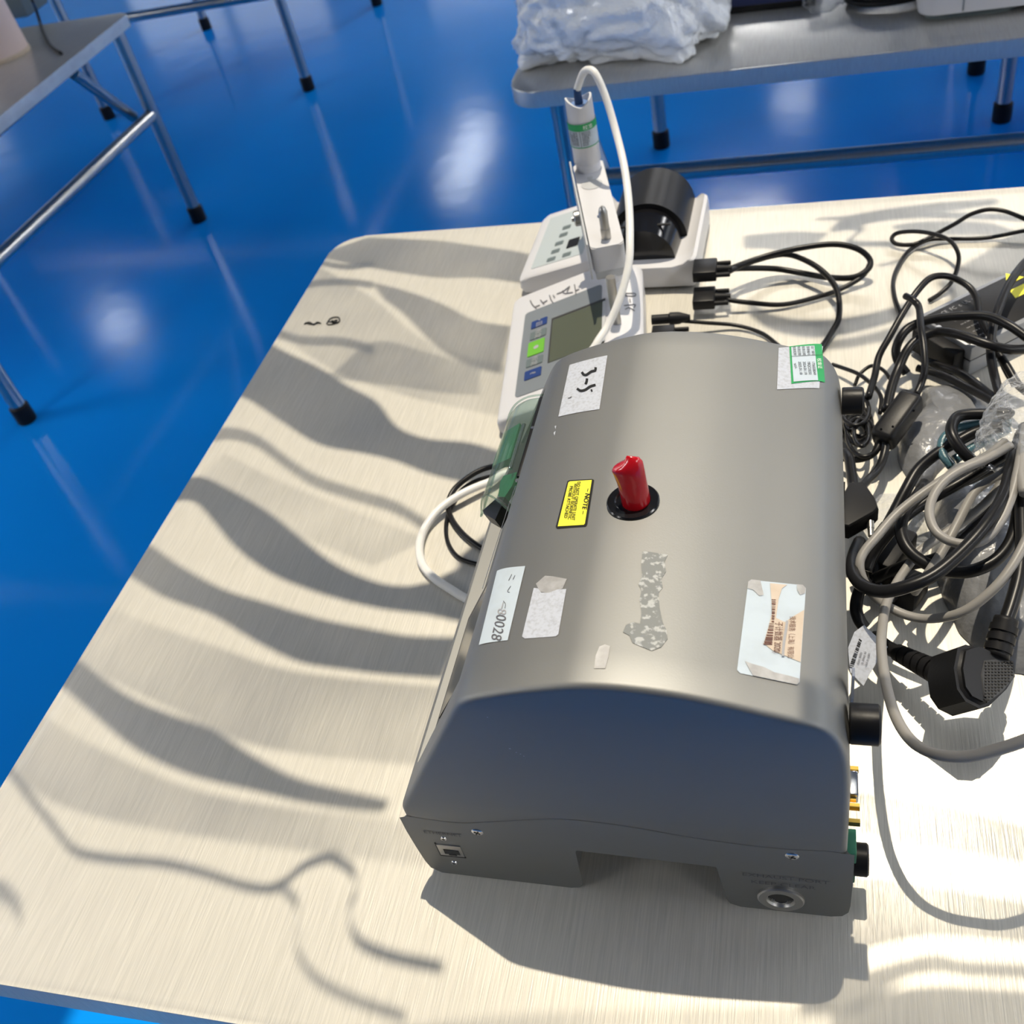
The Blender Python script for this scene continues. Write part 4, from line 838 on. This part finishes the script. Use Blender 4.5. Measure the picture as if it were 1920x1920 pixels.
# ferrite block
fa_, fb_ = P(1708, 752, .050), P(1657, 822, .036)
fer = thing('ferrite_block', 'black ferrite block clamped on a black cable', 'cable choke', (fa_+fb_)/2)
d_ = (fb_-fa_).normalized(); u_, v_ = frame(d_); R3 = Matrix((u_, v_, d_)).transposed().to_4x4()
Lf = (fb_-fa_).length+.010
bm = bmesh.new(); addbox(bm, (fa_+fb_)/2, (.0235, .0235, Lf), .0055, R3, 3); frombm('ferrite_shell', bm, M['black'], fer, auto=30)
for (a, b) in ((1700, 762), (1713, 770), (1652, 805), (1674, 800)):
    q = P(a, b, .057); tocam = (CAM-q).normalized(); lathe('latch_hole', q-tocam*.004, tocam, [(0, .0012), (.0005, .0012)], M['gloss'], fer, 10)
cable('black cable from the ferrite block back to the instrument side', [(1654, 818, .036), (1643, 845, .03), (1625, 858, .025), (1600, 862, .02), (1575, 858, .015)], .0033)
cable('black cable from the ferrite block to the two-pin plug', [(1662, 824, .036), (1657, 855, .03), (1645, 882, .028), (1625, 903, .032), (1606, 925, .04)], .0040)
cable('short black cable rising beside the housing into the two-pin plug', [(1584, 848, .04), (1592, 860, .045), (1596, 885, .045), (1600, 915, .045)], .0048)
# two-pin plug
zc = .045
pe1, pe2 = P(1606, 918, zc), P(1617, 1000, zc); dd = (pe2-pe1); dd.z = 0; dd.normalize(); ss = Vector((-dd.y, dd.x, 0))
ep_ = thing('mains_plug', 'black two-pin mains plug with nickel pins squeezed against the instrument', 'plug', pe1)
poly = [pe1+ss*a+dd*b for a, b in ((-.0065, -.004), (.0065, -.004), (.014, .018), (.0155, .030), (.011, .036), (-.011, .052), (-.0165, .050), (-.0165, .022))]
ppoly = [(p.x, p.y) for p in poly]
if True:
    prism('plug_body', ppoly, T+zc-.009, T+zc+.007, M['rubber'], ep_, .003)
for a, b, (c_, e_) in ((1632, 978, (1633, 1007)), (1602, 1020, (1607, 1044))):
    A = P(a, b, zc-.002); B = P(c_, e_, zc-.006); d2 = (B-A).normalized(); L_ = (B-A).length
    lathe('plug_pin', A, d2, [(0, .0030), (L_*.45, .0030), (L_*.46, .0026), (L_-.001, .0025), (L_, .0012)], M['nickel'], ep_, 18, label='nickel plug pin')
# cable bundle held by film at the right edge
cable('grey cable making the long loop against the instrument and back to the frame edge', [(1885, 828, .11), (1850, 855, .11), (1792, 885, .108), (1730, 925, .10), (1680, 965, .095), (1645, 1005, .09), (1620, 1035, .085), (1612, 1060, .08), (1620, 1090, .07), (1640, 1118, .06), (1668, 1139, .055), (1705, 1155, .055), (1748, 1160, .06), (1806, 1147, .075), (1861, 1106, .09), (1900, 1058, .10), (1935, 990, .11)], .0037, 'cabg')
cable('grey cable making the small teardrop loop in the bundle', [(1895, 835, .12), (1850, 860, .12), (1800, 882, .118), (1768, 905, .115), (1748, 935, .112), (1743, 968, .11), (1757, 999, .108), (1792, 1018, .105), (1838, 1016, .105), (1872, 983, .11), (1895, 935, .115), (1908, 885, .12), (1915, 845, .12)], .0037, 'cabg')
cable('grey cable running straight down the middle of the bundle', [(1905, 855, .10), (1883, 885, .10), (1845, 908, .098), (1822, 930, .096), (1793, 985, .092), (1769, 1030, .086), (1738, 1078, .075), (1715, 1110, .05)], .0037, 'cabg')
cable('grey cable dropping to the big loop at the lower right', [(1900, 862, .085), (1860, 930, .08), (1810, 975, .075), (1758, 1009, .072), (1723, 1036, .068), (1697, 1069, .065), (1679, 1097, .065), (1662, 1132, .07), (1654, 1178, .08), (1653, 1222, .09), (1662, 1285, .105), (1680, 1345, .115), (1710, 1390, .122), (1752, 1413, .13), (1806, 1419, .137), (1861, 1408, .145), (1930, 1385, .155), (2010, 1350, .16), (2100, 1320, .16)], .0037, 'cabg')
cable('pale grey cable at the frame edge right of the bundle', [(1925, 800, .12), (1917, 850, .12), (1915, 890, .12), (1922, 925, .12)], .0045, 'cabg')
cable('thick black cable in the lowest sweep of the bundle', [(1915, 815, .105), (1900, 862, .11), (1883, 927, .115), (1850, 982, .115), (1806, 1032, .11), (1752, 1077, .105), (1700, 1100, .10), (1653, 1109, .092), (1616, 1097, .085), (1599, 1073, .078), (1600, 1045, .07), (1612, 1015, .06)], .0052)
cable('thick black cable making the inner oval loop of the bundle', [(1890, 862, .085), (1817, 898, .085), (1752, 918, .085), (1708, 946, .083), (1690, 981, .08), (1694, 1014, .078), (1712, 1040, .076), (1743, 1060, .076), (1784, 1072, .078), (1828, 1069, .082), (1872, 1046, .086), (1900, 1003, .09), (1912, 937, .095), (1918, 870, .10)], .0050)
cable('thick black cable leaving the bundle to the far left', [(1880, 800, .095), (1835, 808, .09), (1795, 828, .085), (1760, 848, .08), (1722, 880, .072), (1698, 920, .065), (1672, 970, .055), (1650, 1010, .05), (1625, 1045, .045)], .0050)
cable('second black cable under the grey long loop', [(1890, 850, .095), (1800, 905, .09), (1730, 945, .08), (1680, 985, .075), (1640, 1035, .06), (1625, 1070, .05)], .0048)
cable('black cable making the small loop at the top of the bundle', [(1895, 775, .10), (1850, 776, .10), (1815, 777, .10), (1794, 783, .10), (1784, 802, .10), (1788, 822, .098), (1806, 848, .092), (1830, 870, .085)], .0050)
cable('transparent teal cable looping at the top of the bundle', [(1895, 792, .09), (1860, 793, .09), (1830, 796, .09), (1795, 803, .088), (1772, 820, .085), (1765, 840, .082), (1771, 858, .08), (1785, 875, .076)], .0042, 'teal')
cable('second strand of transparent teal cable behind the grey ones', [(1890, 805, .08), (1850, 825, .08), (1815, 845, .078), (1790, 862, .075)], .0042, 'teal')
cable('black cable running down to the angled black plug', [(1922, 800, .11), (1918, 870, .11), (1916, 950, .105), (1917, 1020, .10), (1911, 1080, .095), (1898, 1130, .09), (1886, 1165, .086)], .0052)
cable('short black cable dropping from the bundle to the paper tag', [(1625, 1085, .06), (1610, 1112, .055), (1605, 1140, .05), (1611, 1162, .045), (1620, 1176, .04)], .0050)
cable('black cable crossing low through the middle of the bundle', [(1900, 905, .06), (1860, 955, .06), (1815, 1000, .058), (1760, 1045, .055), (1700, 1060, .045), (1640, 1085, .03)], .0050)
cable('black cable hugging the plug under the bundle', [(1735, 905, .03), (1690, 970, .03), (1655, 1020, .028), (1640, 1060, .025), (1645, 1100, .02), (1680, 1120, .02)], .0050)
# moulded black plug lying under the bundle
tp = thing('moulded_plug', 'dark moulded plug lying under the cable bundle near the instrument', 'plug', P(1665, 1050, .0))
for nm_, a, b, sx_, sy_, hh in (('plug_body', 1660, 1062, .034, .050, .030), ('plug_neck', 1700, 1120, .026, .030, .022)):
    q = P(a, b, .0); box(nm_, (q.x, q.y, T+hh/2+.0005), (sx_, sy_, hh), M['rubber'], tp, .004, Matrix.Rotation(-.5, 4, 'Z'))
# angled black plug
q = P(1852, 1268, .075); d1 = Vector((-.30, .95, 0)).normalized()
ap = thing('angled_plug', 'black angled mains plug with knurled face hanging at the lower right', 'plug', q)
fn = (CAM-q).normalized(); 
o_, n_ = q, Vector((.45, -.30, .84)).normalized()
def apf(px, py, off=0): return PP(px, py, o_+n_*off, n_)
def facet(name, px_poly, off, th_, m, parent, bev=.0015, label=None):
    top = [apf(a, b, off) for a, b in px_poly]; bm = bmesh.new(); t_ = [bm.verts.new(p) for p in top]; b_ = [bm.verts.new(p-n_*th_+Vector((-.004 if th_ > .01 else 0, 0, 0))) for p in top]; n = len(top)
    f1 = bm.faces.new(t_); bm.faces.new(b_[::-1])
    for k_ in range(n): bm.faces.new((t_[k_], b_[k_], b_[(k_+1) % n], t_[(k_+1) % n]))
    if bev: bmesh.ops.bevel(bm, geom=list(f1.edges), offset=bev, segments=3, affect='EDGES')
    return frombm(name, bm, m, parent, auto=35, label=label)
facet('plug_body', [(1803, 1212), (1818, 1206), (1838, 1212), (1878, 1222), (1908, 1238), (1909, 1268), (1895, 1290), (1862, 1322), (1846, 1327), (1818, 1313), (1802, 1290), (1796, 1250)], 0, .030, M['black'], ap, .004)
kf = facet('knurled_face', [(1846, 1238), (1868, 1236), (1898, 1248), (1904, 1268), (1880, 1298), (1852, 1317), (1844, 1300), (1840, 1265)], .0006, .0016, M['bodyd'], ap, .0005)
bm = bmesh.new()
for a in range(9):
    for b in range(13):
        px_ = 1848+a*6.2; py_ = 1242+b*5.8
        if px_ > 1902-(abs(py_-1266) if py_ > 1270 else 0)*.95: continue
        p = apf(px_, py_, .0009); addbox(bm, p, (.0012, .0012, .0008), 0)
frombm('knurls', bm, M['black'], kf)
p1, p2 = P(1887, 1160, .086), apf(1868, 1232, -.004)
bt_ = tube('strain_relief', [p1, (p1+p2)/2, p2], .0085, M['rubber'], ap, 14, 6)
for t_ in (.2, .45, .7): 
    c_ = p1.lerp(p2, t_); lathe('relief_rib', c_, (p2-p1), [(0, .0098), (.005, .0098)], M['rubber'], bt_, 16)
p1 = P(1668, 1216, .03); p2 = P(1800, 1282, .055)
sr = thing('ribbed_cord_end', 'ribbed black cord end running from the paper tag to the angled plug', 'cable', p1)
tube('cord', [P(1640, 1195, .02), p1, p1.lerp(p2, .5)+Vector((0, 0, .002)), p2], .0058, M['rubber'], sr, 12, 6)
for j in range(8): lathe('cord_rib', p1.lerp(p2, .12+j*.105), (p2-p1), [(0, .0070+.0005*j), (.0055, .0072+.0005*j)], M['rubber'], sr, 16)
# paper tag
tg = [(1620, 1172), (1665, 1213), (1645, 1240), (1632, 1262), (1619, 1286), (1594, 1260), (1590, 1215), (1602, 1185)]
tgp = PP(1620, 1230, P(1625, 1230, .045), Vector((.2, -.5, .84)).normalized()); tn = Vector((.2, -.5, .84)).normalized()
tf = lambda off: (lambda x, y: PP(x, y, P(1625, 1230, .045)+tn*off, tn))
pts = [tf(0)(*p) for p in tg]; n = len(pts)
ptag = mk('paper_tag', pts+[p-tn*.0004 for p in pts], [tuple(range(n)), tuple(range(2*n-1, n-1, -1))]+[(i_, n+i_, n+(i_+1) % n, (i_+1) % n) for i_ in range(n)], M['paper'])
tag(ptag, 'white paper tag with bar code wrapped on a black cord beside the instrument', 'tag')
vs = []; fs = []; f_ = tf(.0004); t_ = 0
while t_ < 1:
    wd = rg.choice((.02, .035, .05)); a = Vector((1611, 1197)).lerp(Vector((1592, 1250)), t_); b = Vector((1616, 1201)).lerp(Vector((1600, 1252)), t_); a2 = Vector((1611, 1197)).lerp(Vector((1592, 1250)), t_+wd); b2 = Vector((1616, 1201)).lerp(Vector((1600, 1252)), t_+wd)
    o = len(vs); vs += [f_(*a), f_(*b), f_(*b2), f_(*a2)]; fs.append((o, o+1, o+2, o+3)); t_ += wd+rg.choice((.02, .04))
mk('bar_code', vs, fs, M['ink'], ptag)
for s_, (ax1, ay1), (bx1, by1) in (('ıııııı ıı ııııı', (1628, 1224), (1616, 1270)), ('ııı ııııııı ıı', (1621, 1221), (1608, 1266)), ('ııııııı ıııııı', (1613, 1222), (1602, 1262))):
    A = f_(ax1, ay1); B = f_(bx1, by1); U = (B-A).normalized(); V = tn.cross(U); V = V if V.x > 0 else -V
    text('lettering', s_, (lambda A, U, V: (lambda x, y: A+U*x+V*y+tn*.0004))(A, U, V), ptag, M['inkg'], .0036, sx=.9)
# power adapter
A_ = P(1738, 588, .036); B_ = P(1803, 657, .036); th_ = math.radians(38); e1 = Vector((math.cos(th_), math.sin(th_), 0)); e2 = Vector((math.sin(th_), -math.cos(th_), 0))
wa = .078; la = .175; ca = (A_+B_)/2+e1*la/2; ca.z = T
RR = Matrix.Rotation(th_, 4, 'Z')
ad_ = thing('power_adapter', 'black brick power adapter with printed rating text and yellow warning labels', 'power adapter', ca)
box('adapter_upper_shell', ca+Vector((0, 0, .0275)), (la, wa, .0165), M['tapep'], ad_, .0018, RR, label='dark grey upper shell'); box('adapter_lower_shell', ca+Vector((0, 0, .0095)), (la, wa, .0180), M['tapep'], ad_, .0018, RR)
box('shell_seam', ca+Vector((0, 0, .0185)), (la-.002, wa-.002, .004), M['gloss'], ad_, 0, RR)
box('rating_plate', ca+Vector((0, 0, .0360)), (la-.006, wa-.012, .0010), M['black'], ad_, .0003, RR)
box('socket_end', ca-e1*(la/2+.006)+Vector((0, 0, .016)), (.016, wa*.8, .028), M['rubber'], ad_, .003, RR)
def adt(x0, y0): return lambda x, y: ca+e1*(x0+x)-e2*(y0+y)+Vector((0, 0, .0368))
rows = ['CE  FC  c  UL  us', 'ıııı ııı ıııııı ıı ıııı', 'ıııı ıııııı ıııı ıııı ıı', 'ııııı ııı ııııı ııı', 'ıııııı ııı ıııı ıııııı', 'ııı ıııı ıı', 'ıııı ıı ıııııı']
for j, s_ in enumerate(rows): text('lettering', s_, adt(-.068, .022-.0085*j), ad_, M['palei'], (.0042 if j else .0075), sx=.85)
q = PP(1892, 521, ca+Vector((0, 0, .037)), Vector((0, 0, 1)))
yw = mk('warning_label', [q+e1*a-e2*b for a, b in ((-.012, -.009), (.012, -.009), (.004, .009))], [(0, 1, 2)], M['yellow'], ad_, label='yellow triangle label')
q = PP(1915, 545, ca+Vector((0, 0, .037)), Vector((0, 0, 1)))
mk('warning_label', [q+e1*a-e2*b for a, b in ((-.014, -.006), (.012, -.006), (.012, .008), (-.008, .008))], [(0, 1, 2, 3)], M['yellow'], ad_, label='yellow strip label')
q = P(1760, 613, .039); lathe('bright_rivet', q, (0, 0, 1), [(-.003, .003), (0, .003), (.001, .002)], M['paper'], ad_, 16)
# plastic pouches
def pouch(name, poly, hgt, label, seed, m='pouch'):
    pts = [P(a, b) for a, b in poly]; cx = sum(p.x for p in pts)/len(pts); cy = sum(p.y for p in pts)/len(pts)
    B = spline(pts, 6, closed=True); n = len(B); rings = []; vs = []
    K = 12
    for k_ in range(K+1):
        s = k_/K
        for p in B:
            x = p.x+(cx-p.x)*s; y = p.y+(cy-p.y)*s; z = hgt*(1-(1-s)**2.2)**.62 if s > 0 else 0
            w_ = noise.noise(Vector((x*38+seed, y*38, seed)))*.10+noise.noise(Vector((x*95, y*95+seed, 0)))*.05
            vs.append((x+noise.noise(Vector((x*60, y*60, 3+seed)))*.003, y+noise.noise(Vector((x*60, y*60, 9+seed)))*.003, T+.001+max(0, z+w_*hgt*min(1, 3*s))))
    fs = []
    for k_ in range(K):
        for j in range(n): fs.append((k_*n+j, k_*n+(j+1) % n, (k_+1)*n+(j+1) % n, (k_+1)*n+j))
    return mk(name, vs, fs, M[m], None, True)
tag(pouch('plastic_pouch', [(1728, 738), (1790, 732), (1850, 758), (1860, 800), (1800, 850), (1760, 890), (1722, 915), (1696, 888), (1684, 850), (1690, 815), (1725, 775)], .030, '', 1.3), 'crinkled grey plastic pouch beside the ferrite block', 'plastic pouch')
tag(pouch('plastic_pouch', [(1760, 900), (1830, 870), (1940, 880), (1990, 1000), (1980, 1240), (1900, 1262), (1835, 1225), (1795, 1180), (1765, 1120), (1745, 1030)], .040, '', 5.1), 'large crinkled grey plastic pouch under the cable bundle', 'plastic pouch')
tag(pouch('plastic_pouch', [(1600, 950), (1680, 925), (1730, 960), (1740, 1040), (1700, 1080), (1640, 1060), (1605, 1010)], .012, '', 8.0, 'filmc'), 'flat clear plastic sleeve under the two-pin plug', 'plastic sleeve')
# clear film twisted round the bundle
bm = bmesh.new(); ax0, ax1 = P(1935, 735, .115), P(1872, 858, .115); rings = []; dd_ = (ax1-ax0).normalized(); uu, vv = frame(dd_)
for j in range(29):
    t_ = j/28; c_ = ax0.lerp(ax1, t_); rr_ = .017+.006*math.sin(t_*3)+.004*(1-t_)
    rings.append([bm.verts.new(c_+(uu*math.cos(a*6.28318/36)+vv*math.sin(a*6.28318/36))*(rr_+.0045*noise.noise(Vector((math.cos(a*.1745)*3, math.sin(a*.1745)*3, t_*14))))) for a in range(36)])
for A, B in zip(rings, rings[1:]):
    for k_ in range(36): bm.faces.new((A[k_], A[(k_+1) % 36], B[(k_+1) % 36], B[k_]))
tag(frombm('film_wrap', bm, M['filmc'], smooth=True), 'clear plastic film twisted around the cable bundle', 'film wrap')
# ================================================================ things on the back table
Z = T
def blob(name, c, s, m, seed, amp, flat=True, det=5, freq=9):
    bm = bmesh.new(); bmesh.ops.create_icosphere(bm, subdivisions=det, radius=1)
    for v in bm.verts:
        p = v.co.copy(); q = Vector((math.copysign(abs(p.x)**.62, p.x), math.copysign(abs(p.y)**.62, p.y), math.copysign(abs(p.z)**.8, p.z)))
        w_ = 1+amp*noise.noise(p*2+Vector((seed, 0, 0)))+amp*.55*(abs(noise.noise(p*freq*.55+Vector((0, seed, 0))))-.2)+amp*.35*(abs(noise.noise(p*freq+Vector((0, seed, 0))))-.2)
        q *= w_; v.co = Vector((c[0]+q.x*s[0], c[1]+q.y*s[1], max(Z+.001, c[2]+q.z*s[2])))
    return frombm(name, bm, m, smooth=True)
tag(blob('plastic_bag', (-.345, 2.02, Z+.085), (.185, .19, .125), M['bag'], 2.1, .22, det=6), 'crumpled white plastic bag on the corner of the back table', 'plastic bag')
q = P(1430, 26, 0)
q.x += .02; nb = thing('navy_box', 'flat dark navy box half out of frame beside the white bag', 'box', (q.x, q.y+.12, Z))
box('box_lid', (q.x-.01, q.y+.14, Z+.021), (.19, .26, .016), M['navy'], nb, .002, Matrix.Rotation(-.06, 4, 'Z')); box('box_tray', (q.x-.01, q.y+.14, Z+.0065), (.18, .25, .013), M['gloss'], nb, .001, Matrix.Rotation(-.06, 4, 'Z'))
tag(blob('clear_wrapper', (q.x-.02, q.y+.17, Z+.042), (.085, .12, .020), M['filmc'], 7.7, .25, det=4), 'clear crinkled wrapper lying on the navy box', 'plastic wrapper')
q = P(1545, 10, 0); tag(blob('clear_wrapper', (q.x, q.y+.02, Z+.02), (.04, .06, .025), M['filmc'], 3.3, .35, det=4), 'small clear crumpled film right of the navy box', 'plastic wrapper')
q = P(1672, 10, 0); cc = []
for k_ in range(60):
    a = k_*.42; cc.append(Vector((q.x+.072*math.cos(a)*(1+.04*math.sin(k_)), q.y+.03+.052*math.sin(a), Z+.006+k_*.0006)))
tag(tube('coiled_cord', cc, .0052, M['cabk'], per=3), 'coiled black cord on the back table beside the white machine', 'cord')
a = P(1722, 45, 0); b = P(1900, 34, 0)
wm = thing('white_machine', 'white machine with rounded base at the top right corner of the back table', 'machine', (a.x+.15, a.y+.12, Z))
pl = rrect(a.x, a.y-.005, a.x+.36, a.y+.30, .03, 6)
prism('machine_body', pl, Z+.012, Z+.16, M['white'], wm, .004); prism('machine_foot', rrect(a.x+.012, a.y+.008, a.x+.15, a.y+.29, .02, 5), Z+.0005, Z+.0115, M['gbtn'], wm); prism('machine_foot', rrect(a.x+.22, a.y+.008, a.x+.35, a.y+.29, .02, 5), Z+.0005, Z+.0115, M['gbtn'], wm)
prism('base_rim', rrect(a.x-.0012, a.y-.0062, a.x+.3612, a.y+.3012, .031, 6), Z+.052, Z+.0535, M['gbtn'], wm)
box('panel_seam', (a.x+.067, a.y-.0055, Z+.08), (.0015, .0012, .13), M['gbtn'], wm)
# things on the left table
q = P(10, 110, 0); pr_ = thing('paper_roll', 'upright pinkish paper roll cut by the left frame edge', 'roll', (q.x, q.y, Z))
lathe('roll_core', (q.x-.01, q.y+.02, Z+.0005), (0, 0, 1), [(0, .062), (.003, .064), (.20, .058), (.203, .05)], M['amber'], pr_, 40)
lathe('roll_base', (q.x-.01, q.y+.02, Z+.0003), (0, 0, 1), [(0, .065), (.008, .0665), (.011, .065)], M['beige'], pr_, 40)
q = P(70, 30, 0); dk = thing('dark_case', 'dark case standing at the back of the left table', 'case', (q.x, q.y, Z))
box('case_body', (q.x-.16, q.y+.06, Z+.07), (.26, .12, .14), M['gbtn'], dk, .008); box('case_lid', (q.x-.16, q.y+.06, Z+.147), (.264, .124, .012), M['black'], dk, .003)
cc = [P(60, 0, .08), P(68, 20, .04), P(76, 45, .006), P(82, 62, .004), P(95, 85, .004), P(115, 100, .004)]
tag(tube('black_cable', cc, .004, M['cabk']), 'black cord trailing over the left table top', 'cord')
